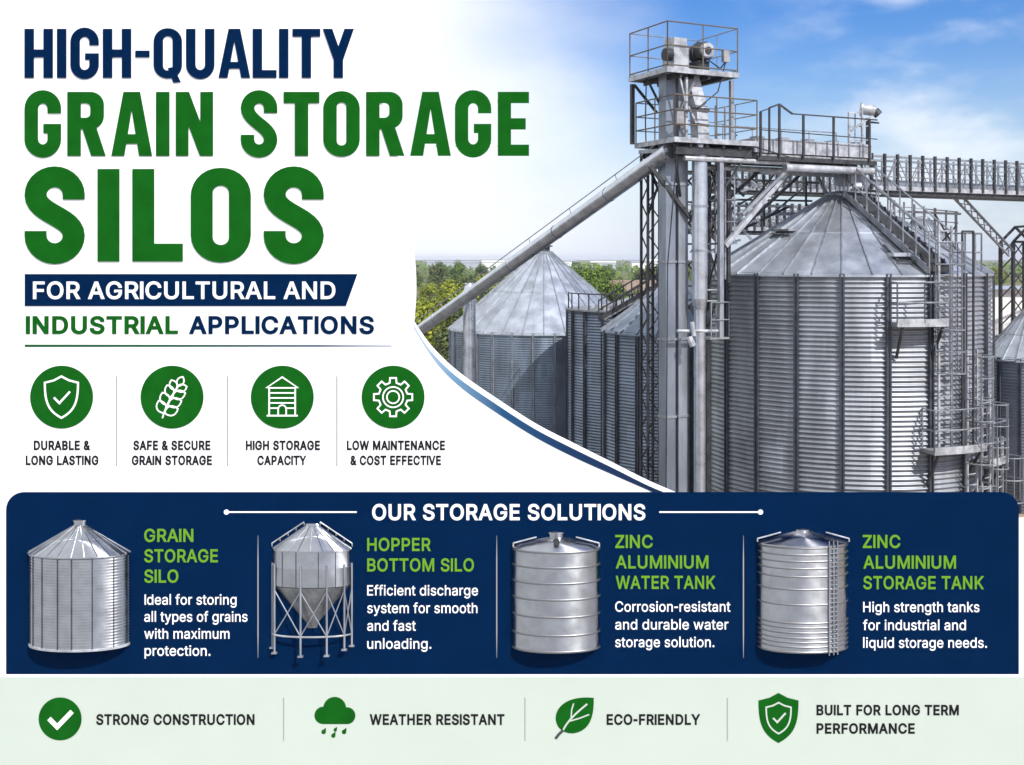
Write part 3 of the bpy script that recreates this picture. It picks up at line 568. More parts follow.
protos = [make_tree('broad_tree', L_[0], 3, 3.4, 6.4, 5200, M['leaf1'], G1),
          make_tree('broad_tree', L_[1], 8, 3.2, 6.8, 5200, M['leaf2'], G1),
          make_tree('broad_tree', L_[2], 15, 3.3, 6.0, 4600, M['leaf3'], G1)]
rnd = random.Random(5)
spots = []
for y, us, sc in ((74, (418, 447, 472), .78), (84, (425, 455, 489, 590), .86), (96, (432, 464, 498, 585, 606), .95),
                  (112, (420, 452, 486, 508, 578, 604, 622), 1.0), (135, (432, 462, 500, 512, 575, 596, 615, 640), 1.05),
                  (170, (425, 450, 476, 520, 568, 600, 632, 655, 700), 1.1), (230, (412, 440, 470, 500, 525, 566, 590, 618, 645, 672, 705, 960), 1.1),
                  (320, (415, 436, 455, 480, 505, 530, 560, 585, 610, 640, 665, 690, 970, 1000), 1.15)):
    for u in us:
        if rnd.random() < .08: continue
        spots.append((u + rnd.uniform(-5, 5), y * rnd.uniform(.96, 1.05), sc * rnd.uniform(.62, 1.08)))
for i, (u, y, s) in enumerate(spots):
    k = (0 if rnd.random() < .62 else 2) if u < 560 and y < 200 else (1 if rnd.random() < .6 else rnd.choice((0, 2)))
    if i == 0: k = 0
    loc = ((u - 512) / F * y, y, 0)
    used = protos[k].get('placed')
    if not used:
        protos[k].location = loc; protos[k].scale = (s, s, s); protos[k]['placed'] = 1
    else: copy_tree(protos[k], loc, s, rnd.uniform(0, 6), L_[k])
# far wood on the horizon: one mass
mb = MB()
for i in range(9000):
    y = rnd.uniform(430, 1500); x = rnd.uniform(-.30, .62) * y
    if math.sin(x * .013 + y * .02) + math.sin(y * .031 + 1) < -.15: continue
    z = rnd.uniform(.5, 5.2) * (.7 + .3 * math.sin(x * .05)); s = rnd.uniform(.9, 2.0)
    n_ = Vector((rnd.uniform(-1, 1), rnd.uniform(-1, .2), rnd.uniform(0, 1))).normalized(); a = n_.orthogonal().normalized(); b = n_.cross(a)
    p = Vector((x, y, z)); mb.add([p - a * s, p - b * s, p + a * s, p + b * s], [(0, 1, 2, 3)])
mb.build('far_wood', M['leaf2'], None, kind='stuff', label='dark green belt of far woodland along the horizon', category='woodland')

M['wallw'] = mat('white_render', (.72, .72, .70), .8, var=.05)
M['brick'] = mat('brown_tiles', (.22, .155, .115), .8, var=.3, scale=2)
M['greyroof'] = mat('grey_tin', (.42, .45, .50), .5, .3, var=.15, scale=.8)
def house(name, label, cat, u, y, w, d, h, rh, wm, rm, rz=0.0, group=None, wins=True):
    x = (u - 512) / F * y
    t = thing(name, label, cat, (x, y, 0), group)
    mb = MB(); mb.box((x, y, h / 2), (w, d, h), rz); mb.build('wall', wm, t)
    ca, sa = math.cos(rz), math.sin(rz)
    q = lambda a, b, z: (x + a * ca - b * sa, y + a * sa + b * ca, z)
    o = .3
    mb = MB(); mb.add([q(-w / 2 - o, -d / 2 - o, h + .01), q(w / 2 + o, -d / 2 - o, h + .01), q(w / 2 + o, d / 2 + o, h + .01), q(-w / 2 - o, d / 2 + o, h + .01), q(-w / 2 - o, 0, h + rh), q(w / 2 + o, 0, h + rh)],
                      [(3, 2, 1, 0), (0, 1, 5, 4), (2, 3, 4, 5), (3, 0, 4), (1, 2, 5)])
    mb.build('roof', rm, t)
    for k in range(max(2, int(w / 4)) if wins else 0):
        a = -w / 2 + (k + .5) * w / max(2, int(w / 4))
        mb = MB(); mb.box(q(a, -d / 2 - .03, h * .55), (w / max(2, int(w / 4)) * .5, .06, h * .35), rz); mb.build('window', M['dark'], t)
    return t
G2 = 'long white sheds on the horizon'
for i, (u, y, w) in enumerate(((466, 760, 18), (494, 700, 15), (565, 720, 13), (603, 800, 18), (640, 660, 11), (656, 740, 14), (440, 860, 20))):
    house('warehouse', 'long low white shed far off at the horizon among dark trees', 'warehouse', u, y, w, 12, 5.0 + i % 3 * .6, 1.0, M['wallw'] if i % 3 else M['greyroof'], M['wallw'] if i % 2 else M['greyroof'], 0, G2, False)
house('village_house', 'house with long brown tiled roof beyond the trees left of the elevator', 'house', 634, 160, 9, 7, 2.8, 2.2, M['wallw'], M['brick'], .15)
house('tin_shed', 'shed with pale grey tin roof just left of the lattice mast', 'shed', 638, 64, 3.6, 8, 4.6, 1.5, M['greyroof'], M['greyroof'], 1.35)

# ------------------------------------------------------------------ silos
def silo(name, label, x, y, rad, ze, zp, rcap, nrib, nroof, wave, amp, wm, rm, ribm, collar=True, seg=112, flat=False, ribw=.125, over=.08, ph=.5):
    t = thing(name, label, 'silo', (x, y, 0))
    face = math.atan2(-x, y)             # turn so that angle 0 faces the camera: measured like lathe angles
    fa = math.atan2(-x, y)
    base = -fa if False else fa
    rows = []
    nw = max(1, int(ze / wave)); k = 6
    for i in range(nw * k + 1):
        z = ze * i / (nw * k)
        rows.append((rad + amp * math.sin(2 * math.pi * i / k), z))
    mb = MB(); mb.lathe(rows, (x, y, 0), seg); w_ = mb.build('wall', wm, t, 60)
    rt = random.Random(int(x * 100)); tones = {}
    def tone(i):
        row, col = i // seg, i % seg
        kr = row // (6 * k); ks = int((col / seg * nrib + .5 * (kr % 2)))
        return tones.setdefault((kr, ks), rt.uniform(.84, 1.10))
    set_tone(w_, tone)
    for i in range(nrib):
        a = base + 2 * math.pi * (i + ph) / nrib
        d = Vector((math.sin(a), -math.cos(a), 0)); s = Vector((math.cos(a), math.sin(a), 0))
        c = Vector((x, y, 0)) + d * (rad + amp + .02)
        mb = MB()
        for q in (-1, 1):
            mb.beam(c + s * q * ribw * .36, c + s * q * ribw * .36 + Vector((0, 0, ze - .02)), ribw * .28, .07, up=d)
        mb.beam(c - d * .015, c - d * .015 + Vector((0, 0, ze - .03)), ribw * .44, .03, up=d)
        mb.build('wall_rib', ribm, t)
    mb = MB(); mb.lathe([(rad + .035, ze - .10), (rad + .045, ze - .10), (rad + .045, ze - .05), (rad + .02, ze - .045)], (x, y, 0), seg); mb.build('eave_ring', ribm, t, 40)
    if flat:
        mb = MB(); mb.lathe([(rad + .10, ze), (rad + .10, ze + .06), (.01, ze + .08)], (x, y, 0), 48); mb.build('roof', rm, t, 30)
        return t
    ro = rad + over; zb = ze - over * (zp - ze) / (rad - rcap)
    fr = lambda r: zb + (ro - r) / (ro - rcap) * (zp - zb)
    rm_ = rcap + (ro - rcap) * .50
    mb = MB()
    mb.lathe([(ro, zb - .05), (ro, zb), (rm_, fr(rm_)), (rm_, fr(rm_) + .02), (rcap * .9, fr(rcap * .9) + .02)], (x, y, 0), nroof, off=base)
    sm = MB()
    for i in range(nroof):
        a = base + 2 * math.pi * i / nroof
        d = Vector((math.sin(a), -math.cos(a), 0))
        q = lambda r, o: Vector((x, y, 0)) + d * r + Vector((0, 0, fr(r) + o))
        sm.beam(q(ro, .015), q(rm_, .015), .034, .06); sm.beam(q(rm_, .035), q(rcap, .035), .03, .06)
    rf = mb.build('roof', rm, t); rt2 = random.Random(int(y * 100)); tt = [rt2.uniform(.78, 1.12) for _ in range(nroof * 4)]
    set_tone(rf, lambda i: tt[i] if i < nroof * 4 else .92)
    sm.build('standing_seams', M['steel'], rf)
    if collar:
        mb = MB(); mb.lathe([(rcap * 1.12, zp - .06), (rcap * 1.12, zp + .05), (rcap * .95, zp + .12), (.01, zp + .16)], (x, y, 0), 28); mb.build('roof_collar', M['steel'], t, 40)
    return t
SX, SY, SR, ZE, ZP, RC = 9.9, 33.0, 4.12, 7.80, 10.06, .43
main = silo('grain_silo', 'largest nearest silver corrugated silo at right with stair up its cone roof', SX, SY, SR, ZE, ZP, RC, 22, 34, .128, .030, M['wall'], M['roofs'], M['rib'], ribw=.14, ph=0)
lsilo = silo('grain_silo', 'silo with pale cone roof behind the long sloping pipe, left of the others', 1.51, 52.0, 4.45, 4.95, 8.40, .42, 30, 30, .10, .006, M['wall_shade'], M['roofs'], M['steel'], ribw=.10)
fsilo = silo('grain_silo', 'flat topped bluish corrugated silo with railing between two cone roofed silos', 4.98, 44.2, 2.75, 6.13, 7, .4, 20, 20, .11, .016, M['wall_shade'], M['deck'], M['rib'], flat=True)
dsilo = silo('grain_silo', 'shaded blue grey silo with cone roof just left of the elevator legs', 5.78, 38.5, 2.6, 5.72, 7.4, .35, 18, 24, .11, .016, M['wall_shade'], M['wall_shade'], M['rib'])
rsilo = silo('grain_silo', 'small cone roofed silo cut by the right picture edge below the lattice tower', (1031 - 512) / F * 36.5, 36.5, 1.48, 4.98, 6.45, .20, 14, 22, .10, .010, M['wall_shade'], M['roofs'], M['rib'])
bsilo = silo('grain_silo', 'steep cone roof mostly hidden behind the stair and largest silo at right', (922 - 512) / F * 50, 50.0, 3.6, 6.35, 9.95, .30, 24, 40, .12, .012, M['wall_shade'], M['roofs'], M['rib'])
# cowl on the left silo peak
mb = MB(); c = Vector((1.51, 52.0, 8.40)); mb.lathe([(.28, .1), (.28, .32), (.42, .34), (.42, .38), (.22, .42), (.22, .62), (.36, .64), (.36, .72), (.01, .74)], c, 20)
mb.build('vent_cowl', M['dark'], lsilo, 40)

# roof/wall points of the main silo: angle measured from the side that faces the camera, + to the right
FA = math.atan2(-SX, SY)
def dirs(deg):
    a = FA + R(deg)
    return Vector((math.sin(a), -math.cos(a), 0)), Vector((math.cos(a), math.sin(a), 0))
def roofp(deg, r, o=0.0):
    d, s = dirs(deg); return Vector((SX, SY, 0)) + d * r + Vector((0, 0, ZE + (SR - r) / (SR - RC) * (ZP - ZE) + o))
def wallp(deg, z, out=0.0):
    d, s = dirs(deg); return Vector((SX, SY, 0)) + d * (SR + out) + Vector((0, 0, z))
mb = MB(); d, s = dirs(26)
mb.box(roofp(26, 3.45, .08), (.62, .42, .10), math.atan2(s.y, s.x)); h = mb.build('roof_hatch', M['galv_roof'], main)
mb = MB(); mb.beam(roofp(22.5, 3.75, .10), roofp(20.5, 3.1, .13), .05); mb.beam(roofp(21.8, 3.78, .10), roofp(31, 3.78, .10), .06); mb.build('hatch_rim', M['dark'], h)
mb = MB(); d, s = dirs(-44)
mb.box(roofp(-44, 2.35, .12), (.75, .30, .06), math.atan2(s.y, s.x)); mb.beam(roofp(-54, 2.45, .10), roofp(-35, 2.45, .06), .05); mb.build('roof_walk_board', M['deck'], main)
# inlet throat above the collar
mb = MB(); mb.tube((SX, SY, ZP + .1), (SX, SY, 11.1), .17, 14); mb.tube((SX, SY, ZP + .52), (SX, SY, ZP + .60), .24, 14); mb.build('inlet_throat', M['pipe'], main, 40)

# stair down the cone roof
SD = 35.5
mb = MB(); d, s = dirs(SD); hw = .36
r0, r1 = .62, 4.28
for q in (-1, 1):
    mb.beam(roofp(SD, r0, .16) + s * q * hw, roofp(SD, r1, .16) + s * q * hw, .05, .17)
ns = 15
st = mb.build('roof_stair', M['steel'], main)
mb = MB()
for i in range(ns):
    r = r0 + (r1 - r0) * (i + .5) / ns
    c = roofp(SD, r, .24); mb.box(c, (2 * hw, .22, .035), math.atan2(s.y, s.x))
    mb.beam(c + s * -hw + d * .11 + Vector((0, 0, -.09)), c + s * hw + d * .11 + Vector((0, 0, -.09)), .02, .16)
mb.build('stair_tread', M['dark'], st)
for q in (-1, 1):
    mb = MB(); o = s * q * hw
    for hgt in (.62, 1.18):
        mb.tube(roofp(SD, r0 - .1, hgt) + o, roofp(SD, r1, hgt) + o, .024, 6)
    for i in range(8):
        r = r0 + (r1 - r0) * i / 7
        mb.tube(roofp(SD, r, .1) + o, roofp(SD, r, 1.18) + o, .022, 6)
    mb.build('stair_handrail', M['steel'], st)

def rail(mb, pts, h=1.1, post=True, r=.022, mids=(.5,), kick=False):
    for a, b in zip(pts, pts[1:]):
        a, b = Vector(a), Vector(b)
        for f in (1.0, *mids): mb.tube(a + Vector((0, 0, h * f)), b + Vector((0, 0, h * f)), r, 6)
        n = max(1, round((b - a).length / 1.1))
        for i in range(n + 1):
            p = a + (b - a) * i / n; mb.tube(p, p + Vector((0, 0, h)), r, 6)
def wall_platform(a0, a1, z, dep):
    t = None
    pi, po = [wallp(a, z, .05) for a in (a0, (a0 + a1) / 2, a1)], [wallp(a, z, dep) for a in (a0, (a0 + a1) / 2, a1)]
    mb = MB()
    for k in (0, 1):
        q = [pi[k], pi[k + 1], po[k + 1], po[k]]; dn = Vector((0, 0, -.10))
        mb.add([x for x in q] + [x + dn for x in q], [(0, 1, 2, 3), (7, 6, 5, 4), (0, 3, 7, 4), (3, 2, 6, 7), (2, 1, 5, 6), (1, 0, 4, 5)])
    p = mb.build('wall_platform', M['deck'], main)
    mb = MB()
    for k in (0, 1): mb.beam(po[k] + Vector((0, 0, .0)), po[k + 1] + Vector((0, 0, .0)), .03, .20)
    mb.build('toe_board', M['pale'], p)
    mb = MB(); rail(mb, [pi[0], po[0], po[1], po[2], pi[2]], 1.05); mb.build('handrail', M['steel'], p)
    for a in (a0 + 2, a1 - 2):
        mb = MB(); mb.beam(wallp(a, z - .95, .06), wallp(a, z - .08, dep - .05), .06); mb.build('bracket', M['dark'], p)
    return p
p1 = wall_platform(17, 35, 6.52, .55)
p2 = wall_platform(29, 51, 3.2, .60)
def ladder(a, z0, z1, out, cage, w=.42, hoop=.36):
    d, s = dirs(a)
    L = main
    mb = MB()
    b = wallp(a, 0, out)
    for q in (-1, 1): mb.beam(b + s * q * w / 2 + Vector((0, 0, z0)), b + s * q * w / 2 + Vector((0, 0, z1)), .055, .055, up=d)
    n = int((z1 - z0) / .29)
    for i in range(n): mb.tube(b - s * w / 2 + Vector((0, 0, z0 + .2 + i * .29)), b + s * w / 2 + Vector((0, 0, z0 + .2 + i * .29)), .018, 6)
    for i in range(int((z1 - z0) / 1.4)):
        z = z0 + .5 + i * 1.4
        if z < ZE:
            for q in (-1, 1): mb.beam(b + s * q * w / 2 + Vector((0, 0, z)), b + s * q * w / 2 - d * (out - .03) + Vector((0, 0, z)), .03)
    o = mb.build('ladder', M['pale'], L)
    if cage:
        mb = MB(); zc0, zc1 = cage
        pts = [b + s * hoop * math.cos(t) * 1.0 + d * (.06 + hoop * 1.5 * math.sin(t)) for t in [math.pi * i / 8 for i in range(9)]]
        n = max(2, int((zc1 - zc0) / .55))
        for i in range(n + 1):
            z = Vector((0, 0, zc0 + (zc1 - zc0) * i / n)); mb.path([p + z for p in pts], .018)
        for p in pts[0:9:2]: mb.beam(p + Vector((0, 0, zc0)), p + Vector((0, 0, zc1)), .03, .014)
        mb.build('safety_cage', M['steel'], o)
    return o
ladder(37, 3.2, 9.05, .20, (5.2, 8.6))
ladder(50, 0.2, 5.75, .22, (2.2, 5.6))
ladder(66, 0.0, 3.3, .40, (1.6, 2.8))
ladder(57, 1.2, 4.5, .30, (2.6, 4.3))
wall_platform(52, 66, 2.75, .62)
# tall twin posts beside the ladder, joined at the top
mb = MB()
for a in (40.5, 45.5): mb.beam(wallp(a, 3.2, .52), wallp(a, 8.9, .52), .045)
mb.beam(wallp(40.5, 8.9, .52), wallp(45.5, 8.9, .52), .045)
for z in (4, 5.4, 6.8, 7.8): mb.beam(wallp(40.5, z, .52), wallp(45.5, z, .52), .03)
mb.build('ladder_frame', M['dark'], main)
mb = MB()
pts = [wallp(42, 7.85, .05), wallp(42, 7.85, .5), wallp(50, 7.85, .5), wallp(56, 7.85, .05)]
rail(mb, pts, 1.0); mb.build('eave_handrail', M['steel'], main)

# railing and clutter on the flat silo
mb = MB(); fx, fy = 4.98, 44.2
pts = [Vector((fx + 2.72 * math.sin(R(a)), fy - 2.72 * math.cos(R(a)), 6.19)) for a in range(-100, 31, 13)]
rail(mb, pts, .62, r=.025, mids=()); mb.build('handrail', M['dark'], fsilo)
mb = MB()
for k in range(9):
    a = -60 + k * 10; p = Vector((fx + 2.0 * math.sin(R(a)), fy - 2.0 * math.cos(R(a)), 6.27))
    mb.box(p, (.35, .25, .12 + .08 * (k % 3)), k * .7)
mb.build('deck_boards', M['pale'], fsilo)
# ------------------------------------------------------------------ elevator tower, in a frame turned along the gallery line
TA = R(26)
def L(t, s, z): return Vector((SX + t * math.cos(TA) - s * math.sin(TA), SY + t * math.sin(TA) + s * math.cos(TA), z))
def lbox(mb, t0, t1, s0, s1, z0, z1):
    c = L((t0 + t1) / 2, (s0 + s1) / 2, (z0 + z1) / 2); mb.box(c, (t1 - t0, s1 - s0, z1 - z0), TA); return mb
def root(t, s, z=0): p = L(t, s, z); return (p.x, p.y, p.z)

tw = thing('elevator_tower', 'tall steel tower with two railed platforms standing left of the largest silo', 'tower', root(-5.8, -.2))
UD, LD = 13.2, 11.36
def platform(t0, t1, s0, s1, z, rh, name, mids, rmat, gap=False):
    mb = MB(); lbox(mb, t0, t1, s0, s1, z - .05, z); p = mb.build(name, M['deck'], tw)
    mb = MB()
    for a in (s0, s1): lbox(mb, t0 - .03, t1 + .03, a - .03, a + .03, z - .10, z - .003 + .04)
    for a in (t0, t1): lbox(mb, a - .03, a + .03, s0 + .032, s1 - .032, z - .098, z - .005 + .04)
    mb.build('edge_beam', M['pale'], p)
    mb = MB()
    n = 5
    for i in range(1, n): a = t0 + (t1 - t0) * i / n; lbox(mb, a - .04, a + .04, s0 + .04, s1 - .04, z - .19, z - .055)
    mb.build('joist', M['dark'], p)
    mb = MB(); c = [L(t0, s1, z), L(t0, s0, z), L(t1, s0, z)]
    rail(mb, c, rh, r=.019, mids=mids); mb.build('front_handrail', rmat, p)
    mb = MB(); c = [L(t1, s0, z), L(t1, s1, z), L(t0, s1, z)]
    rail(mb, c, rh, r=.016, mids=mids); mb.build('rear_handrail', M['steel'], p)
    return p
platform(-7.0, -4.72, -1.1, .75, UD, 1.24, 'upper_platform', (.5, .08), M['rust'])
platform(-6.8, -4.1, -1.15, .75, LD, 1.16, 'lower_platform', (.66, .33), M['rust'])
# corner posts between and below the platforms
for (t, s, z0, z1, r, m_) in ((-6.95, .7, LD, UD - .17, .05, 'dark'), (-4.85, -1.0, LD, UD - .17, .05, 'steel'), (-4.9, .7, LD, UD - .17, .05, 'steel'), (-6.3, -.95, LD, UD - .17, .035, 'pale'),
                              (-5.18, -.95, 6.0, LD - .19, .065, 'steel'), (-4.4, .7, 0, LD - .19, .075, 'dark'), (-5.7, .75, 0, LD - .19, .07, 'steel'), (-4.35, -.2, 7.5, LD - .19, .05, 'dark')):
    mb = MB(); mb.beam(L(t, s, z0), L(t, s, z1), r * 2); mb.build('column', M[m_], tw)
# lattice mast at the back left
mb = MB(); t0, t1, s0, s1 = -6.62, -6.24, .42, .76
cs = [(t0, s0), (t1, s0), (t1, s1), (t0, s1)]
for t, s in cs: mb.beam(L(t, s, 0), L(t, s, LD - .19), .06)
mast = mb.build('lattice_mast', M['dark'], tw)
mb = MB()
for k in range(24):
    z = .3 + k * .45
    for (a, b) in zip(cs, cs[1:] + cs[:1]):
        if (a, b) == (cs[2], cs[3]) or (a, b) == (cs[1], cs[2]): continue
        p, q = (a, b) if k % 2 else (b, a)
        mb.beam(L(*p, z), L(*q, z + .45), .028)
mb.build('lattice_bracing', M['dark'], mast)
# bracing of the tower and the gallery
def P2(u, v, y): return P(u, v, y)
for (a, b, w, m_) in ((P(650, 166, 29.6), P(694, 222, 29.9), .10, 'dark'), (P(792, 166, 31.2), P(725, 246, 30.1), .13, 'pale'), (P(760, 170, 32), P(700, 224, 31.6), .10, 'dark'),
                      (P(803, 172, 33), P(733, 236, 31.8), .08, 'dark'), (P(694, 214, 31), P(726, 252, 31), .10, 'dark'), (P(722, 190, 31.4), P(694, 214, 31), .07, 'dark'),
                      (P(712, 196, 32.4), P(752, 240, 32.4), .07, 'steel'), (P(764, 184, 33.5), P(700, 205, 33), .06, 'steel'), (P(745, 176, 33.4), P(776, 200, 33.6), .05, 'steel'),
                      (P(668, 150, 29.3), P(640, 152, 30.4), .10, 'steel'), (P(780, 182, 34), P(738, 205, 34), .06, 'dark'), (P(706, 262, 31), P(690, 230, 31), .06, 'steel')):
    mb = MB(); mb.beam(a, b, w); mb.build('brace', M[m_], tw)
for (v, u0, u1, y, w, m_) in ((212, 690, 728, 31.4, .09, 'dark'), (221, 690, 760, 32.4, .07, 'pale'), (206, 726, 792, 33.6, .06, 'steel'), (214, 735, 800, 34, .10, 'pale'),
                              (252, 690, 724, 30.6, .05, 'steel'), (262, 692, 722, 30.4, .06, 'dark'), (244, 700, 722, 31, .05, 'steel')):
    mb = MB(); mb.beam(P(u0, v, y), P(u1, v, y + .25), w); mb.build('cross_beam', M[m_], tw)
mb = MB()                                                            # under-deck framing
for s in (-1.0, -.5, .1, .6):
    lbox(mb, -6.7, -4.2, s - .05, s + .05, LD - .40, LD - .19)
mb.build('deck_frame', M['dark'], tw)
mb = MB()
for (t0, t1, s, z, r) in ((-6.4, -2.9, -1.0, 10.86, .07), (-5.6, -2.4, -.3, 10.72, .08), (-6.2, -4.0, .3, 10.6, .06)): mb.tube(L(t0, s, z), L(t1, s, z), r, 8)
mb.build('under_deck_tube', M['pale'], tw, 40)
# stays on the upper half
for a, b, w, m_ in ((L(-6.95, -.1, UD - .2), L(-6.4, -.1, LD + .75), .05, 'dark'), (L(-6.5, -.95, UD - .2), L(-6.3, -.95, LD + .9), .045, 'pale'), (L(-6.0, -.95, UD - .2), L(-6.2, -.6, LD + .9), .04, 'pale'),
                    (L(-6.2, -.9, LD + .9), L(-5.7, -.9, LD + .05), .05, 'pale'), (L(-6.95, .6, UD - .2), L(-6.2, .6, LD + .9), .06, 'dark')):
    mb = MB(); mb.beam(a, b, w); mb.build('stay', M[m_], tw)

be = thing('bucket_elevator', 'twin square elevator legs rising through the tower to a motor head on the top platform', 'elevator', root(-6.25, -.3))
for t, m_ in ((-6.47, 'galv_dark'), (-6.06, 'galv')):
    mb = MB(); lbox(mb, t - .155, t + .155, -.47, -.12, .3, UD + .02); g = mb.build('elevator_leg', M[m_], be)
    mb = MB()
    for z in (1.8, 3.9, 6.0, 8.1, 10.2): lbox(mb, t - .185, t + .185, -.50, -.09, z - .03, z + .03)
    mb.build('leg_flange', M['steel'], g)
mb = MB(); lbox(mb, -6.75, -5.75, -.55, -.05, 0, .5); mb.build('boot', M['steel'], be)
mb = MB(); lbox(mb, -6.42, -5.92, -.55, 0, UD + .06, UD + .75); lbox(mb, -6.38, -5.96, -.5, -.05, UD + .75, UD + .98); hd = mb.build('head_box', M['pale'], be)
mb = MB(); c = L(-5.55, -.60, UD + .62); ax = L(0, -1, 0) - L(0, 0, 0)
mb.tube(c - ax * .32, c + ax * .22, .25, 22); mb.tube(c - ax * .1, c - ax * .04, .29, 22); mo = mb.build('motor', M['dark'], be, 40)
mb = MB(); mb.tube(c + ax * .222, c + ax * .30, .21, 22); mb.build('motor_end', M['pale'], mo, 40)
mb = MB(); mb.tube(c + ax * .302, c + ax * .33, .10, 16); mb.build('motor_hub', M['dark'], mo, 40)
mb = MB(); lbox(mb, -5.75, -5.40, -.75, -.3, UD + .06, UD + .36); mb.build('motor_mount', M['dark'], be)
mb = MB(); c = L(-6.62, -.4, UD + .5); mb.tube(c, c + Vector((0, 0, .01)) + (L(.2, 0, 0) - L(0, 0, 0)), .17, 16); mb.build('bearing', M['dark'], be, 40)
mb = MB()                                                            # discharge chute below the head
q = [(-5.95, -.60, UD - .06), (-5.76, -.75, LD + .85), (-5.72, -.78, LD + .02)]
for (a, b) in zip(q, q[1:]): mb.beam(L(*a), L(*b), .36, .34, up=L(0, -1, 0) - L(0, 0, 0))
ch = mb.build('discharge_chute', M['pale'], be)
mb = MB(); mb.beam(L(-5.765, -.75, LD + .80), L(-5.76, -.752, LD + .88), .44, .42, up=L(0, -1, 0) - L(0, 0, 0)); mb.beam(L(-5.745, -.765, LD + .42), L(-5.742, -.766, LD + .46), .42, .40, up=L(0, -1, 0) - L(0, 0, 0)); mb.build('chute_flange', M['dark'], ch)

dp = thing('down_pipe', 'round vertical steel pipe dropping from the lower platform beside the elevator legs', 'pipe', root(-5.74, -.78))
mb = MB(); mb.tube(L(-5.74, -.78, 7.1), L(-5.74, -.78, LD - .02), .215, 20); mb.tube(L(-5.74, -.78, 6.8), L(-5.74, -.78, 7.1), .16, 20, .215); mb.tube(L(-5.74, -.78, 0), L(-5.74, -.78, 6.8), .16, 20); mb.build('barrel', M['pipe'], dp, 40)
mb = MB()
for z in (9.6, 8.4): mb.tube(L(-5.74, -.78, z - .03), L(-5.74, -.78, z + .03), .235, 20)
mb.build('pipe_collar', M['steel'], dp, 40)
mb = MB(); z = EYE - (332 - HZ) / F * 29.6
mb.tube(P(677, 331, 29.3), P(719, 331, 29.9), .045, 8); mb.tube(P(689, 337, 29.4), P(693, 346, 29.4), .09, 10); mb.tube(P(692, 322, 29.4), P(694, 336, 29.4), .06, 8)
mb.tube(P(693, 290, 29.7), P(718, 290, 29.9), .02, 6); mb.tube(P(693, 301, 29.7), P(718, 301, 29.9), .02, 6)
mb.build('pipe_bracket', M['pale'], dp)

sp = thing('spout_pipe', 'long straight silver pipe sloping down to the left from the tower', 'pipe', tuple(P(470, 290, 41) * 1.0))
sp.location.z = 0
A, B = P(669, 151, 29.4), P(405, 341, 43.3)
mb = MB(); mb.tube(A, B, .215, 22); mb.build('barrel', M['pipe'], sp, 40)
mb = MB(); dv = (B - A)
for k in range(1, 6):
    c = A + dv * k / 6; mb.tube(c - dv.normalized() * .02, c + dv.normalized() * .02, .226, 22)
mb.build('pipe_collar', M['steel'], sp, 40)
mb = MB(); o = Vector((-.05, 0, .40)); mb.tube(A + o, B + o, .017, 6)
for k in range(1, 7): c = A + dv * (k / 7); mb.tube(c + Vector((0, 0, .18)), c + o, .010, 6)
mb.build('guy_cable', M['steel'], sp)
vp = P(469.5, 0, 40.6); zz = EYE - (287 - HZ) / F * 40.6
mb = MB(); mb.tube((vp.x, vp.y, 0), (vp.x, vp.y, zz - .25), .235, 20); mb.tube((vp.x, vp.y, zz - .65), (vp.x, vp.y, zz - .60), .26, 20); mb.tube((vp.x, vp.y, zz - .25), (vp.x, vp.y, zz + .15), .235, 20, .16); mb.build('drop_pipe', M['pipe'], sp, 40)
mb = MB(); mb.tube(B + dv.normalized() * -.3, (B.x - .4, B.y + .5, 0), .2, 16); mb.build('end_drop', M['pipe'], sp, 40)

# gallery from the tower to the silo peak
gl = thing('conveyor_gallery', 'railed walkway with long pale conveyor box from the tower to the largest silo peak', 'conveyor', root(-2, -.4, 10.6))
mb = MB(); lbox(mb, -4.05, .25, -.95, -.35, 11.13, 11.52); cb = mb.build('conveyor_box', M['pale'], gl)
mb = MB()
for k in range(11): t = -3.9 + k * .41; lbox(mb, t - .02, t + .02, -.975, -.955, 11.14, 11.50)
for k in range(5): t = -3.7 + k * .9; lbox(mb, t - .14, t + .14, -.8, -.5, 11.525, 11.60)
mb.build('box_flange', M['steel'], cb)
mb = MB(); lbox(mb, -4.05, .30, -1.12, .55, 11.02, 11.07); mb.build('walkway', M['deck'], gl)
mb = MB()
for s in (-1.1, -.3, .5): lbox(mb, -4.05, .28, s - .04, s + .04, 10.90, 11.015)
mb.build('floor_beam', M['dark'], gl)
mb = MB(); mb.tube(L(-3.05, -1.05, 10.73), L(.2, -1.05, 10.73), .11, 12); mb.tube(L(-3.05, .4, 10.73), L(.2, .4, 10.73), .09, 12); mb.build('bottom_chord', M['pale'], gl, 40)
mb = MB(); zr = 12.22
ts = (-4.0, -3.35, -2.5, -1.4, -.05)
for t in ts: mb.beam(L(t, -1.18, 11.0), L(t, -1.18, zr + (.22 if t == -3.35 else 0)), .055)
mb.beam(L(-3.7, -1.18, 11.05), L(-3.7, -1.18, zr + .12), .045); mb.beam(L(-3.7, -1.18, zr + .12), L(-3.35, -1.18, zr + .24), .045)
mb.beam(L(-3.35, -1.18, zr + .24), L(-2.9, -1.18, zr), .045); mb.beam(L(-2.9, -1.18, zr), L(.25, -1.18, zr), .035); mb.beam(L(-4.0, -1.18, zr), L(-3.7, -1.18, zr + .1), .03)
mb.tube(L(-4.0, -1.18, 11.72), L(.25, -1.18, 11.66), .015, 6); mb.build('front_handrail', M['dark'], gl)
mb = MB(); rail(mb, [L(-4.0, .52, 11.07), L(.25, .52, 11.07)], .95, r=.016); mb.build('rear_handrail', M['steel'], gl)
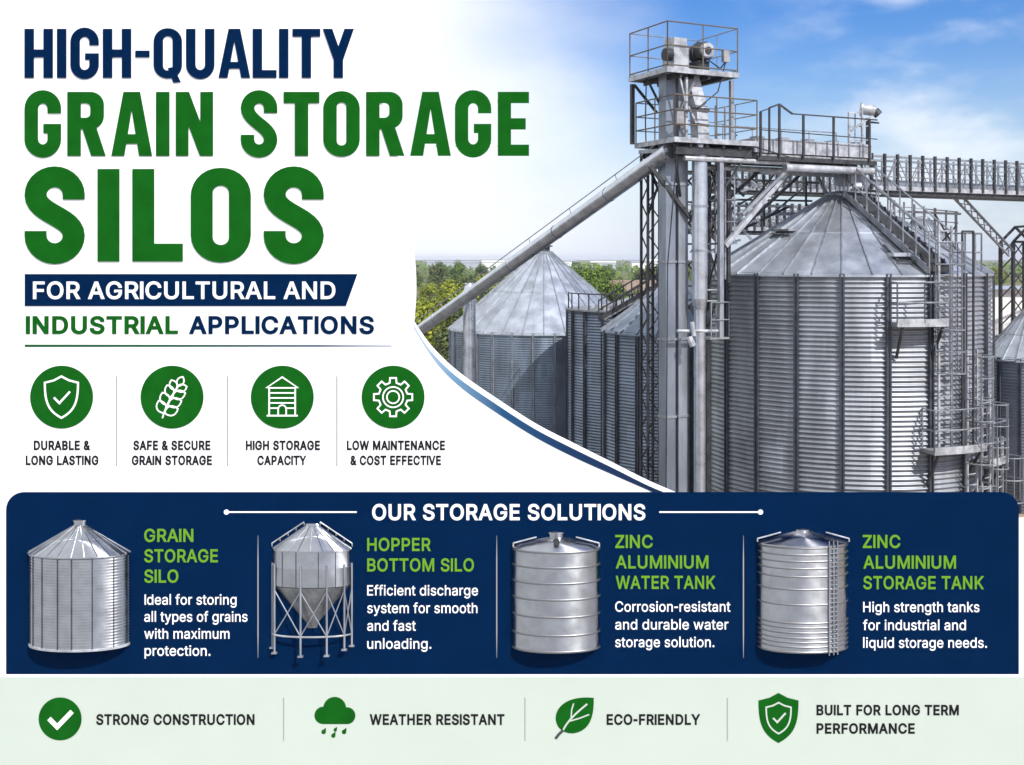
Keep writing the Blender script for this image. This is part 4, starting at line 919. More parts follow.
for a, b in ((L(-2.9, -1.0, 10.7), L(-4.4, -.9, 9.4)), (L(-1.7, .3, 10.7), L(-3.4, .4, 9.2)), (L(-.7, .4, 10.8), L(-.2, .4, 10.1))):
    mb = MB(); mb.beam(a, b, .08); mb.build('knee_brace', M['steel'], gl)
mb = MB(); lbox(mb, -.35, .25, -.75, -.05, 10.35, 10.84); mb.build('transfer_box', M['steel'], gl)

# landing gate and blower at the stair head
gt = thing('stair_gate', 'pale pipe frame at the head of the roof stair', 'frame', root(.15, -1.0, 10.1))
mb = MB()
for (u, v0, v1, y, w) in ((849, 112, 192, 32.2, .055), (862, 108, 196, 32.4, .05), (855, 114, 150, 32.8, .03)): mb.beam(P(u, v0, y), P(u, v1, y), w)
mb.beam(P(849, 113, 32.2), P(862, 112, 32.4), .04); mb.beam(P(851, 131, 32.2), P(872, 116, 32.5), .05)
for v in (127, 141, 152): mb.beam(P(849, v, 32.2), P(868, v - 1, 32.6), .03)
mb.beam(P(846, 191, 32.0), P(880, 194, 32.4), .12, .05)
mb.tube(P(853, 186, 31.9), P(861, 186, 31.9), .1, 10)
mb.build('frame', M['pale'], gt)
bl = thing('blower', 'round pale blower on a dark post above the stair head', 'fan', tuple(P(868, 160, 32.7)))
mb = MB(); mb.beam(P(868, 160, 32.7), P(868, 118, 32.7), .09); mb.beam(P(868, 122, 32.7), P(879, 123, 32.7), .05); mb.build('post', M['dark'], bl)
mb = MB(); c = P(868, 110, 32.6); mb.tube(c + Vector((-.16, 0, .02)), c + Vector((.18, -.05, -.03)), .16, 18); mb.tube(c + Vector((-.22, .01, .025)), c + Vector((-.16, 0, .02)), .21, 18); mb.build('drum', M['pale'], bl, 40)
mb = MB(); mb.tube(c + Vector((.18, -.05, -.03)), c + Vector((.30, -.06, -.16)), .13, 14); mb.build('outlet', M['dark'], bl, 40)

# lattice conveyor bridges
def bridge(name, label, t0, t1, s0, s1, z0, z1, step, zoff=0.0):
    b = thing(name, label, 'bridge', root((t0 + t1) / 2, (s0 + s1) / 2, z0))
    mb = MB()
    for s in (s0, s1):
        lbox(mb, t0, t1, s - .04, s + .04, z1 - .06, z1); lbox(mb, t0, t1, s - .05, s + .05, z0 - .02, z0 + .10)
    ch = mb.build('chord', M['steel'], b)
    mb = MB(); lbox(mb, t0, t1, s0 + .06, s1 - .06, z0 + .02, z0 + .06); mb.build('floor', M['deck'], b)
    mb = MB(); lbox(mb, t0, t1, s0 + .02, s1 - .02, z0 - .14, z0 - .025); mb.build('floor_beam', M['dark'], b)
    mb = MB(); lbox(mb, t0, t1, s0 - .056, s0 - .052, z0 - .01, z0 + .12); mb.build('toe_board', M['pale'], b)
    n = int((t1 - t0) / step)
    for k, s in ((0, s0 - .06), (1, s1)):
        mb = MB()
        for i in range(n + 1):
            t = t0 + .03 + i * step; mb.beam(L(t, s, z0), L(t, s, z1 + .05), .075 if k == 0 else .05)
        mb.build('side_posts', M['dark'] if k == 0 else M['steel'], b)
        mb = MB()
        for i in range(n):
            t = t0 + .03 + i * step
            a, c = (z0 + .1, z1 - .06) if i % 2 else (z1 - .06, z0 + .1)
            mb.beam(L(t, s, a), L(t + step, s, c), .025)
        for z in (z0 + .4, z0 + .7): mb.tube(L(t0, s, z), L(t1, s, z), .016, 6)
        mb.build('side_lattice', M['steel'], b)
    mb = MB(); lbox(mb, t0, t1, (s0 + s1) / 2 - .18, (s0 + s1) / 2 + .18, z0 + .06, z0 + .32); mb.build('conveyor_box', M['galv'], b)
    return b
bridge('conveyor_bridge', 'lattice sided conveyor bridge running right from the largest silo peak to the picture edge', .75, 20, -.35, .75, 10.26, 11.30, .52)
bridge('conveyor_bridge', 'short lattice bridge seen behind the bracing between tower and largest silo', 1.1, 8.4, 8.4, 9.2, 10.8, 11.6, .33)
bridge('conveyor_bridge', 'lower lattice walkway behind the tower bracing above the main cone roof', -1.7, 4.6, 5.0, 5.8, 9.15, 10.05, .33)

# inclined catwalk from the flat silo up to the tower
cw = thing('catwalk', 'dark inclined catwalk climbing from the flat topped silo to the tower', 'walkway', tuple(P(636, 318, 41)))
A, B = P(606, 319, 41.2), P(664, 285, 40.6)
mb = MB(); mb.beam(A, B, .75, .06); mb.build('tread_plate', M['deck'], cw)
mb = MB()
sd = Vector((.30, .28, 0))
for q in (-1, 1):
    for h in (.35, .7): mb.tube(A + sd * q + Vector((0, 0, h)), B + sd * q + Vector((0, 0, h)), .03, 6)
    for k in range(8): c = A + (B - A) * k / 7 + sd * q; mb.tube(c, c + Vector((0, 0, .7)), .025, 6)
    mb.beam(A + sd * q, B + sd * q, .07, .16)
mb.build('handrail', M['dark'], cw)
mb = MB()
for k in range(14):
    c = A + (B - A) * ((k + .5) / 14) + Vector((.1 * math.sin(k * 2.1), 0, .10)); mb.box(c, (.30, .22, .07), k)
mb.build('tread', M['pale'], cw)

# lattice tower with raking strut at the right
lt = thing('lattice_tower', 'open lattice tower with pointed top behind the small right silo', 'tower', ((1022 - 512) / F * 39, 39.0, 0))
x0, x1, y0, y1 = (1008 - 512) / F * 39, (1038 - 512) / F * 39, 38.6, 39.6; zt = EYE + 16 / F * 39
mb = MB(); cs = [(x0, y0), (x1, y0), (x1, y1), (x0, y1)]
for x, y in cs: mb.beam((x, y, 0), (x, y, zt), .10)
mb.beam((x0, y0, zt), ((x0 + x1) / 2, y0, zt + .55), .08); mb.beam((x1, y0, zt), ((x0 + x1) / 2, y0, zt + .55), .08)
mb.beam((x0, y1, zt), ((x0 + x1) / 2, y1, zt + .55), .08); mb.beam((x1, y1, zt), ((x0 + x1) / 2, y1, zt + .55), .08)
mb.beam(((x0 + x1) / 2, y0, zt + .55), ((x0 + x1) / 2, y1, zt + .55), .08); mb.beam((x0, y0, zt), (x1, y0, zt), .08); mb.beam((x0 + .36, y0, 0), (x0 + .36, y0, zt), .06)
f = mb.build('frame', M['dark'], lt)
mb = MB()
for k in range(19):
    z = zt - k * .5
    if z < .6: break
    mb.beam((x0, y0, z), (x0 + .36, y0, z - .5), .035); mb.beam((x0 + .36, y0, z), (x0, y0, z - .5), .035)
    mb.beam((x0 + .36, y0, z), (x1, y0, z - .5), .035); mb.beam((x0, y0, z), (x0, y1, z - .5), .035)
mb.build('bracing', M['dark'], f)
mb = MB(); A, B = P(952, 196, 34.9), P(1009, 256, 38.4); o = Vector((.16, 0, .17))
mb.beam(A, B, .06); mb.beam(A + o, B + o, .06)
for k in range(9):
    c, e = A + (B - A) * k / 9, A + (B - A) * (k + 1) / 9
    mb.beam(c, e + o, .03); mb.beam(c + o, e, .03)
mb.build('strut', M['steel'], lt)
house('control_shed', 'small white building with dark window between the largest silo and the lattice tower', 'shed', 1003, 47, 2.6, 3, 6.9, .12, M['wallw'], M['greyroof'], 0)

# ------------------------------------------------------------------ small fittings on the tower and around the stair head
mb = MB()
for q in (-.16, .16): mb.beam(L(-4.62 + q, -.2, 7.6), L(-4.62 + q, -.2, LD + 1.1), .045)
for i in range(16): mb.tube(L(-4.78, -.2, 7.75 + i * .28), L(-4.46, -.2, 7.75 + i * .28), .016, 6)
ldr = mb.build('tower_ladder', M['steel'], tw)
mb = MB()
for i in range(6):
    z = 8.6 + i * .6; pts = [L(-4.62 + .34 * math.cos(math.pi * k / 8), -.2 - .62 * math.sin(math.pi * k / 8), z) for k in range(9)]; mb.path(pts, .014)
for k in (1, 4, 7): mb.beam(L(-4.62 + .34 * math.cos(math.pi * k / 8), -.2 - .62 * math.sin(math.pi * k / 8), 8.6), L(-4.62 + .34 * math.cos(math.pi * k / 8), -.2 - .62 * math.sin(math.pi * k / 8), 11.6), .022)
mb.build('safety_cage', M['steel'], ldr)
mb = MB(); lbox(mb, -6.72, -6.5, -1.13, -1.0, LD + .35, LD + .75); mb.build('junction_box', M['deck'], tw)
mb = MB(); lbox(mb, -5.2, -5.0, -1.13, -1.02, UD + .3, UD + .62); mb.build('junction_box', M['deck'], tw)
for pts in ([L(-6.6, -1.06, LD + .35), L(-6.62, -1.0, LD - .3), L(-6.66, -.6, 8), L(-6.68, -.55, 1)], [L(-5.1, -1.07, UD + .3), L(-5.3, -1.0, UD - .5), L(-5.9, -1.0, LD + .9), L(-6.5, -1.06, LD + .7)],
            [L(-5.4, -.55, UD + .5), L(-5.15, -.9, UD + .15), L(-5.1, -1.07, UD + .32)], [L(-4.2, -1.1, LD - .1), L(-2.6, -1.12, 10.95), L(-.4, -1.12, 10.93), L(.3, -1.1, 10.4)],
            [L(-6.75, .3, UD), L(-6.78, .3, LD + .6), L(-6.72, .25, 9), L(-6.72, .25, 3)]):
    mb = MB(); mb.path(pts, .018); mb.build('cable', M['dark'], tw)
# extra members below the gallery
for (a, b, w, m_) in ((P(700, 178, 33.0), P(822, 183, 34.4), .07, 'dark'), (P(700, 199, 33.4), P(812, 201, 34.4), .06, 'dark'), (P(728, 236, 33.2), P(790, 206, 34.2), .07, 'dark'),
                      (P(700, 240, 32.4), P(735, 206, 32.8), .06, 'dark'), (P(735, 222, 33), P(772, 186, 33.4), .06, 'steel'), (P(772, 214, 34), P(808, 184, 34.2), .05, 'dark'),
                      (P(700, 255, 31), P(740, 240, 32.2), .06, 'steel'), (P(730, 170, 32), P(730, 236, 32), .05, 'steel'), (P(764, 170, 33), P(764, 226, 33.2), .05, 'dark'),
                      (P(806, 172, 33.6), P(806, 206, 33.8), .05, 'dark'), (P(712, 168, 31.6), P(744, 196, 32), .06, 'dark'), (P(776, 172, 32.6), P(742, 214, 32.2), .05, 'dark')):
    mb = MB(); mb.beam(a, b, w); mb.build('brace', M[m_], tw)
# landing frame behind the roof stair
sf = thing('stair_landing', 'grid of pale posts and rails behind the roof stair of the largest silo', 'landing', tuple(P(930, 262, 36.5)))
mb = MB()
for i, u in enumerate((894, 904, 914, 924, 935, 946, 956)):
    y = 36.0 + .12 * i; mb.beam(P(u, 200 + 2 * i, y), P(u, 272, y), .045 if i % 2 else .065)
mb.build('posts', M['steel'], sf)
mb = MB()
for v in (206, 217, 228, 240, 252): mb.beam(P(892, v, 36.0), P(958, v + 6, 36.75), .035)
mb.beam(P(890, 211, 36.0), P(960, 214, 36.75), .12, .07)
mb.build('rails', M['pale'], sf)
mb = MB()
for k, (u0, v0, u1, v1) in enumerate(((894, 252, 914, 217), (914, 217, 935, 254), (924, 262, 956, 226), (935, 214, 956, 250))): mb.beam(P(u0, v0, 36.4), P(u1, v1, 36.6), .04)
mb.build('braces', M['dark'], sf)

# cross bracing between the tower columns, and a small valve landing on the down pipe
for k in range(4):
    z0, z1 = 6.2 + k * 1.2, 7.4 + k * 1.2
    for (a, b) in (((-5.18, -.95), (-4.4, .7)), ((-5.7, .75), (-4.4, .7))):
        mb = MB(); mb.beam(L(*a, z0), L(*b, z1), .045); mb.beam(L(*b, z0), L(*a, z1), .045); mb.beam(L(*a, z1), L(*b, z1), .05); mb.build('cross_bracing', M['dark'], tw)
mb = MB(); lbox(mb, -5.6, -4.95, -1.05, -.45, 6.0, 6.05); vl = mb.build('valve_landing', M['deck'], tw)
mb = MB(); rail(mb, [L(-5.55, -1.04, 6.05), L(-4.96, -1.04, 6.05), L(-4.96, -.46, 6.05)], .95, r=.016); mb.build('handrail', M['steel'], vl)
for (a, b, w) in ((L(-6.75, -1.05, LD - .15), L(-6.25, -.6, LD - 1.5), .06), (L(-4.2, -1.05, LD - .15), L(-5.1, -.95, LD - 1.3), .06), (L(-6.6, .7, LD - .2), L(-5.7, .75, 9.4), .06), (L(-5.7, .75, LD - .2), L(-6.5, .6, 9.4), .05)):
    mb = MB(); mb.beam(a, b, w); mb.build('knee_brace', M['dark'], tw)
# ------------------------------------------------------------------ hoarding: white headline board
def ramp_mat(name, x0, x1, stops):
    """printed colour gradient along the board (object x)"""
    mt = bpy.data.materials.new(name); mt.use_nodes = True
    t = mt.node_tree; b = t.nodes['Principled BSDF']
    b.inputs['Roughness'].default_value = 0.55; b.inputs['Specular IOR Level'].default_value = 0.2
    c = t.nodes.new('ShaderNodeTexCoord'); s = t.nodes.new('ShaderNodeSeparateXYZ'); r = t.nodes.new('ShaderNodeMapRange')
    t.links.new(c.outputs['Object'], s.inputs[0]); t.links.new(s.outputs[0], r.inputs[0])
    r.inputs['From Min'].default_value = x0; r.inputs['From Max'].default_value = x1
    cr = t.nodes.new('ShaderNodeValToRGB'); e = cr.color_ramp.elements
    while len(e) < len(stops): e.new(0.5)
    for q, (p, col) in zip(e, stops): q.position = p; q.color = (*col, 1)
    t.links.new(r.outputs[0], cr.inputs[0]); t.links.new(cr.outputs[0], b.inputs['Base Color'])
    return mt
def smooth_line(pts, k=6):
    out = []
    for i in range(len(pts) - 1):
        p0, p1, p2, p3 = [Vector(pts[max(0, min(len(pts) - 1, j))]) for j in (i - 1, i, i + 1, i + 2)]
        for j in range(k):
            t = j / k
            out.append(tuple(0.5 * ((2 * p1) + (p2 - p0) * t + (2 * p0 - 5 * p1 + 4 * p2 - p3) * t * t + (3 * p1 - p0 - 3 * p2 + p3) * t ** 3)))
    out.append(tuple(pts[-1]))
    return out

BX = lambda u: (u - 512) * KB
hb = thing('headline_board', 'tall white advertising hoarding with curved edge and big green grain storage headline', 'billboard', (BX(250), DB, 0))
edge_out = smooth_line([(414, 322), (431, 346), (458, 372), (498, 400), (537, 425), (576, 445), (615, 464.5), (650, 482), (683, 496)])
edge_in = smooth_line([(414, 328), (437, 363), (462, 388), (498, 413.5), (537, 438), (576, 458), (615, 475.5), (646, 489), (662, 496)])
edge_mid = smooth_line([(414, 325), (429.5, 349.5), (456, 376), (496, 404), (535, 429), (574, 449), (613, 468), (648, 485.5), (676, 497)])
upper = smooth_line([(330, -40), (352, 20), (377, 90), (400, 170), (413, 245), (416, 288), (414, 322)])
white_outline = upper[:-1] + edge_out + [(690, 512), (690, 519), (1046, 519), (1046, 676), (1046, 773), (-30, 773), (-30, -40)]
shape('panel', [white_outline], 0, 0.10, M['white'], hb)
swm = ramp_mat('swoosh_print', BX(414) - BX(250), BX(676) - BX(250),
               [(0, (.38, .48, .60)), (.14, (.13, .25, .38)), (.34, (.010, .060, .15)), (.58, (.003, .024, .08)), (1, (.001, .011, .043))])
shape('swoosh_stripe', [edge_mid + edge_in[::-1]], 0.010, 0.008, swm, hb)
for u in (40, 150, 260, 330, 420, 520, 640):
    mb = MB(); ztop = {330: 20, 420: 352, 520: 425, 640: 490}.get(u, -36)
    mb.beam((BX(u), DB + .19, 0), (BX(u), DB + .19, EYE - (ztop - HZ) * KB), .14)
    mb.build('post', M['post'], hb)
for v in (10, 160, 300, 430):
    mb = MB(); mb.box((BX(165), DB + .31, EYE - (v - HZ) * KB), (BX(340) - BX(-10), .06, .10)); mb.build('rear_rail', M['post'], hb)
# thin rails carry the letters that run past the edge of the panel
mb = MB()
for v in (101, 146):
    mb.box((BX(446), DB + .012, EYE - (v - HZ) * KB), (BX(524) - BX(368), .022, .022))
mb.build('letter_rail', M['white'], hb)
text('HIGH-QUALITY', 25, 354, 29, 78, M['navy'], hb, .02, 'heavy', stem=.185, wid=.565, gap=.085)
text('GRAIN STORAGE', 25, 529, 92, 156, M['green'], hb, .02, 'heavy', stem=.205, wid=.56, gap=.10, space=.33)
text('SILOS', 25, 324, 169, 261.5, M['green'], hb, .02, 'heavy', stem=.225, wid=.62, gap=.135)
tp = shape('tagline_plate', [[(25, 274), (25, 306), (346, 306), (357.5, 274)]], .012, .010, M['navy'], hb)
text('FOR AGRICULTURAL AND', 33.5, 335.5, 281.5, 299, M['white'], tp, .02, bold=.030)
text('INDUSTRIAL', 26, 178, 316, 334, M['green'], hb, .012, bold=.052)
text('APPLICATIONS', 189, 374, 316, 334, M['navy'], hb, .012, bold=.052)
ul = ramp_mat('underline_print', BX(25) - BX(250), BX(392) - BX(250), [(0, (.008, .08, .014)), (.45, (.012, .075, .04)), (.8, (.05, .08, .14)), (1, (.40, .44, .50))])
shape('underline', [[(25, 344.5), (25, 346.8), (392, 346.4), (392, 345.0)]], .010, .008, ul, hb)

def shield(u, v, k, w):
    """shield outline, k = half width, v = centre row"""
    half = [(0, -1.22), (.45, -.98), (1, -.84), (1, .10), (.86, .52), (.55, .90), (0, 1.28)]
    half = half[:3] + bez(half[2], (1.0, .35), (.80, .85), half[6], 10)[1:]
    pts = [(u + x * k, v + y * k) for x, y in half] + [(u - x * k, v + y * k) for x, y in half[1:-1][::-1]]
    return pts
def emblem_shield(u, v):
    cs = stroke(shield(u, v - .5, 16.6, 2), 1.9, True)
    return cs + stroke([(u - 7.5, v + .5), (u - 2, v + 6), (u + 8.5, v - 5.5)], 2.0)
def emblem_wheat(u, v):
    cs = stroke(bez((u - 9.5, v + 21), (u - 6, v + 8), (u + 1, v - 4), (u + 6.5, v - 11)), 1.4)
    def leaf(x, y, ang, L, wd):
        ca, sa = math.cos(R(ang)), math.sin(R(ang))
        a = bez((0, 0), (L * .25, wd), (L * .75, wd), (L, 0), 6); b = bez((L, 0), (L * .75, -wd), (L * .25, -wd), (0, 0), 6)
        return stroke([(u + x + p * ca - q * sa, v + y + p * sa + q * ca) for p, q in a[:-1] + b[:-1]], 1.35, True)
    for x, y, k in ((-8, 16, 1.0), (-4.5, 8, 1.0), (0, 0, .95), (3.5, -7, .8)):
        cs += leaf(x, y, -112, 13.5 * k, 6.4 * k) + leaf(x + .6, y - .4, -16, 14 * k, 6.4 * k)
    return cs + leaf(6, -11, -62, 10.5, 4.6)
def emblem_store(u, v):
    cs = stroke([(u - 15.5, v - 9.5), (u, v - 20), (u + 15.5, v - 9.5)], 1.5, True)
    for x in (-13, 13): cs += stroke([(u + x, v - 9), (u + x, v + 18.5)], 1.5)
    for y in (-9.2, -4.2, .8, 5.8): cs += stroke([(u - 13.5, v + y), (u + 13.5, v + y)], 1.3)
    cs += stroke([(u - 13.5, v + 11), (u - 4, v + 11)], 1.3) + stroke([(u + 4, v + 11), (u + 13.5, v + 11)], 1.3)
    cs += stroke([(u - 15.5, v + 18.5), (u + 15.5, v + 18.5)], 1.6)
    return cs + stroke([(u - 4, v + 18)] + arc(u, v + 12, 4, -4, 180, 0, 8) + [(u + 4, v + 18)], 1.4)
def emblem_gear(u, v):
    pts = []
    for k in range(8):
        a = 45 * k - 90
        for da, r in ((-13.5, 14.6), (-9, 19.4), (9, 19.4), (13.5, 14.6)):
            pts.append((u + r * math.cos(R(a + da)), v + r * math.sin(R(a + da))))
    return stroke(pts, 1.6, True) + stroke(disc(u, v, 10.2, 32), 1.4, True) + stroke(disc(u, v, 6.2, 28), 1.4, True)
badges = [(61.8, emblem_shield, [('DURABLE &', 34, 90.5, 440.5, 450), ('LONG LASTING', 26, 98.5, 455.5, 465)]),
          (172.2, emblem_wheat, [('SAFE & SECURE', 133.5, 210.5, 440.5, 450), ('GRAIN STORAGE', 132, 212, 455.5, 465)]),
          (282.4, emblem_store, [('HIGH STORAGE', 246, 320, 440.5, 450), ('CAPACITY', 257.5, 306.5, 455.5, 465)]),
          (393.2, emblem_gear, [('LOW MAINTENANCE', 347, 445, 440.5, 450), ('& COST EFFECTIVE', 350.5, 441, 455.5, 465)])]
for u, fn, caps in badges:
    b = shape('badge', [disc(u, 397, 31.4, 64)], .012, .010, M['green'], hb)
    shape('emblem', fn(u, 397), .018, .007, M['white'], b)
    for s, a, c, t, e in caps: text(s, a, c, t, e, M['ink'], hb, .010, bold=.058, thick=.008, name='caption')
for u in (116.5, 227.6, 337): shape('divider', [[(u - .6, 376), (u - .6, 466), (u + .6, 466), (u + .6, 376)]], .008, .006, M['grey'], hb)

# ------------------------------------------------------------------ hoarding: navy product board
FN = .030                      # its face stands this far proud of the white board
pb = thing('product_board', 'wide navy board with rounded top corners headed our storage solutions, above the pale green strip', 'billboard', (BX(512), DB, EYE - (673.6 - HZ) * KB))
navy_outline = arc(24, 509, 17, -17, 180, 90, 8) + arc(1001, 509, 17, -17, 90, 0, 8) + [(1018, 673.4), (7, 673.4)]
shape('panel', [navy_outline], FN, .026, M['navy'], pb)
text('OUR STORAGE SOLUTIONS', 372.5, 645, 503.6, 519.6, M['white'], pb, FN + .01, bold=.038, name='title_lettering')
for a, b, d in ((227, 357, 227), (659, 760, 760)):
    shape('title_rule', [orient([(a, 510.9), (b, 510.9), (b, 512.3), (a, 512.3)]), orient(disc(d, 511.6, 2.6, 20))], FN + .006, .005, M['white'], pb)
for u in (258.5, 496.8, 743): shape('divider', [[(u - .15, 535), (u - .55, 560), (u - .55, 634), (u - .15, 657), (u + .15, 657), (u + .55, 634), (u + .55, 560), (u + .15, 535)]], FN + .005, .004, M['grey'], pb)
heads = [('GRAIN', 145, 194, 528.3, 541.3), ('STORAGE', 145, 218.5, 548.7, 561.7), ('SILO', 145, 179, 569, 582),
         ('HOPPER', 367.5, 431, 537.4, 550.4), ('BOTTOM SILO', 367.5, 474, 557.8, 570.8),
         ('ZINC', 615, 652.5, 534.4, 547.4), ('ALUMINIUM', 615.5, 708, 554.8, 567.8), ('WATER TANK', 615.5, 715, 575.2, 588.2),
         ('ZINC', 862, 899.5, 534.4, 547.4), ('ALUMINIUM', 862.5, 955, 555, 568), ('STORAGE TANK', 862.5, 983, 575.5, 588.5)]
for s, a, b, t, e in heads: text(s, a, b, t, e, M['lime'], pb, FN + .01, bold=.030, name='heading_lettering')
body = [('Ideal for storing', 145.3, 237, 604), ('all types of grains', 145, 248, 621), ('with maximum', 145, 230, 638), ('protection.', 145.3, 211, 655),
        ('Efficient discharge', 367.5, 478, 594.8), ('system for smooth', 367.5, 477.5, 612.4), ('and fast', 367.5, 416, 630), ('unloading.', 367.5, 431.5, 648),
        ('Corrosion-resistant', 615, 730, 611), ('and durable water', 615, 728, 628.8), ('storage solution.', 615, 714, 646.4),
        ('High strength tanks', 862.5, 978.5, 611.4), ('for industrial and', 862.3, 965, 629.4), ('liquid storage needs.', 862.5, 986, 647)]
for s, a, b, e in body: text(s, a, b, e - 10.2, e, M['white'], pb, FN + .006, bold=.010, name='body_lettering', thick=.006)

# ------------------------------------------------------------------ hoarding: pale green foot board
fb = thing('foot_board', 'low pale green board along the bottom with four green icons and black words', 'billboard', (BX(512), DB, 0))
rect = lambda a, t, b, e: [(a, t), (a, e), (b, e), (b, t)]
shape('panel', [rect(-30, 676.4, 1046, 773)], FN, .026, M['mint'], fb)
shape('top_strip', [rect(-30, 673.7, 1046, 676.3)], FN + .001, .026, M['white'], fb)
ic = shape('check_icon', [disc(61, 718, 21.4, 56)], FN + .006, .005, M['green'], fb)
shape('check_mark', stroke([(50, 717.5), (58.2, 725.8), (73, 710.5)], 4.6), FN + .012, .005, M['white'], ic)
shape('rain_cloud_icon', [orient(disc(335, 707.5, 11.4, 36)), orient(disc(323.5, 714.5, 8.6, 30)), orient(disc(347.3, 714.8, 8.4, 30)), orient(rect(323.5, 708, 347.5, 723.1))], FN + .006, .005, M['green'], fb)
def drop(u, v, k):
    pts = arc(0, 0, 2.1, 2.1, -40, 220, 10) + [(0, -4.4)]
    return orient([(u + (x * .87 - y * .5) * k, v + (x * .5 + y * .87) * k) for x, y in pts])
shape('rain_drop', [drop(324, 731, 1.05)], FN + .006, .005, M['green'], fb)
shape('rain_drop', [drop(333.7, 734.7, 1.0), drop(335.6, 729, .8)], FN + .006, .005, M['green'], fb)
shape('rain_drop', [drop(344.4, 731, 1.05)], FN + .006, .005, M['green'], fb)
lf = bez((593.6, 697), (594, 716), (590, 730), (573, 732.5), 10) + bez((573, 732.5), (556, 733), (551, 716), (560, 706), 10)[1:] + bez((560, 706), (568, 697), (582, 696), (593.6, 697), 10)[1:-1]
lv = shape('leaf_icon', [lf], FN + .006, .005, M['green'], fb)
shape('leaf_vein', stroke(bez((563, 729), (568, 719), (576, 712), (587, 703)), 1.7) + stroke([(571, 717), (571.5, 709), (573.5, 702.5)], 1.3) + stroke([(570, 720), (580, 717), (589, 713.5)], 1.3), FN + .011, .004, M['mint'], lv)
shape('leaf_stalk', stroke([(563.4, 729), (559, 733), (555.5, 737.5)], 2.6), FN + .013, .008, M['slate'], lv)
sh = shape('shield_icon', [shield(778, 716.5, 20, 1)], FN + .006, .005, M['green'], fb)
shape('shield_rim', stroke(shield(778, 716.7, 12.4, 1), 1.5, True) + stroke([(772.5, 717), (776.6, 721.2), (785, 712)], 1.8), FN + .012, .005, M['mint'], sh)
for s, a, b, t, e in (('STRONG CONSTRUCTION', 97, 255, 713.3, 724), ('WEATHER RESISTANT', 370, 504.5, 713.3, 724), ('ECO-FRIENDLY', 606.5, 700, 713.3, 724),
                      ('BUILT FOR LONG TERM', 816, 958, 704, 714.4), ('PERFORMANCE', 816, 914, 722.4, 732.8)):
    text(s, a, b, t, e, M['ink'], fb, FN + .006, bold=.050, thick=.005)
for u in (284, 525, 727): shape('divider', [rect(u - .5, 697, u + .5, 740)], FN + .004, .004, M['grey'], fb)

# ------------------------------------------------------------------ four half-round models fixed to the navy board
MODY = DB - FN - .001
KD = .45                       # depth of the half-round models against their width
def model(name, label, u, vbase):
    return thing(name, label, 'model silo', (BX(u), MODY, EYE - (vbase - HZ) * KB), 'half-round metal models on the navy board')
def mrow(u, prof, n, a=90.0):  # prof rows in picture pixels (radius, row)
    return [(r * KB, EYE - (v - HZ) * KB) for r, v in prof], (BX(u), MODY, 0), n, R(-a), R(a)
def mlathe(mb, u, prof, n=36):
    p, c, n, a, b = mrow(u, prof, n)
    return mb.lathe(p, c, n, a, b, KD)
def mpt(u, r, v, deg, out=0.0):
    return Vector((BX(u) + (r * KB + out) * math.sin(R(deg)), MODY - (r * KB + out) * math.cos(R(deg)) * KD, EYE - (v - HZ) * KB))
# grain silo model
t = model('model_grain_silo', 'small half-round ribbed silo with cone roof and no legs on the navy board', 80.5, 645)
mb = MB(); rows = []
for i in range(121):
    v = 641.5 - i * .735
    rows.append((49.2 + .28 * math.sin(i * 1.57), v))
mlathe(mb, 80.5, rows, 48); mb.build('wall', M['tank'], t, 40)
for d in (-86, -58, -38, -16, 0.5, 24, 52, 84):
    mb = MB(); mb.beam(mpt(80.5, 49.2, 641.5, d, .004), mpt(80.5, 49.2, 553.5, d, .004), .022, .016); mb.build('wall_rib', M['rib'], t)
mb = MB(); mlathe(mb, 80.5, [(51, 552.6), (51, 551.5), (26, 537), (26, 536.6), (6, 525.5)], 24)
for d in range(-90, 91, 15): mb.beam(mpt(80.5, 51, 551, d), mpt(80.5, 6, 525, d), .012, .016)
mb.build('roof', M['tank'], t)
mb = MB(); mlathe(mb, 80.5, [(6.2, 526), (6.2, 521), (6.8, 521), (6.8, 519.4), (0.01, 518.8)], 20); mb.build('roof_cap', M['tank'], t, 40)
mb = MB(); mlathe(mb, 80.5, [(49.4, 643.6), (50.3, 643.6), (50.3, 641.6), (49.4, 641.2)], 36); mb.build('base_ring', M['pale'], t, 40)
# hopper silo model
t = model('model_hopper_silo', 'small half-round silo with funnel bottom standing on thin braced legs on the navy board', 313, 655)
U = 312.6
KD = .30
mb = MB(); mlathe(mb, U, [(38, 584), (38.4, 583), (38, 566), (38.4, 565.4), (38, 564.8), (38, 549)], 40); mb.build('wall', M['tank'], t, 40)
for d in (-80, -48, -22, 12, 40, 72):
    mb = MB(); mb.beam(mpt(U, 38, 584, d, .003), mpt(U, 38, 549, d, .003), .016, .012); mb.build('wall_rib', M['rib'], t)
mb = MB(); mlathe(mb, U, [(39.4, 549.4), (39.4, 548), (7, 526)], 20)
for d in range(-90, 91, 18): mb.beam(mpt(U, 39.4, 547.6, d), mpt(U, 7, 525.6, d), .011, .014)
mb.build('roof', M['tank'], t)
mb = MB(); mlathe(mb, U, [(7, 526.4), (7, 523.8), (6, 523), (.01, 522.6)], 18); mb.build('roof_cap', M['tank'], t, 40)
mb = MB()
for s in (-1, 1):
    a = [mpt(U, 39.4 - k * 8, 545.6 - k * 5.3, s * 88, .01) for k in range(5)]
    up = Vector((0, -.02, 3.2 * KB))
    mb.path([p + up for p in a], .011)
    for p in a: mb.tube(p, p + up, .009, 6)
mb.build('roof_rail', M['pale'], t)
mb = MB(); mlathe(mb, U, [(5, 627), (6, 622), (37.6, 584.6)], 28); mb.build('hopper', M['cone'], t, 40)
legs = [(-86, 650), (-68, 654), (-14, 655), (24, 654.5), (56, 650), (84, 648)]
LR = 39.0
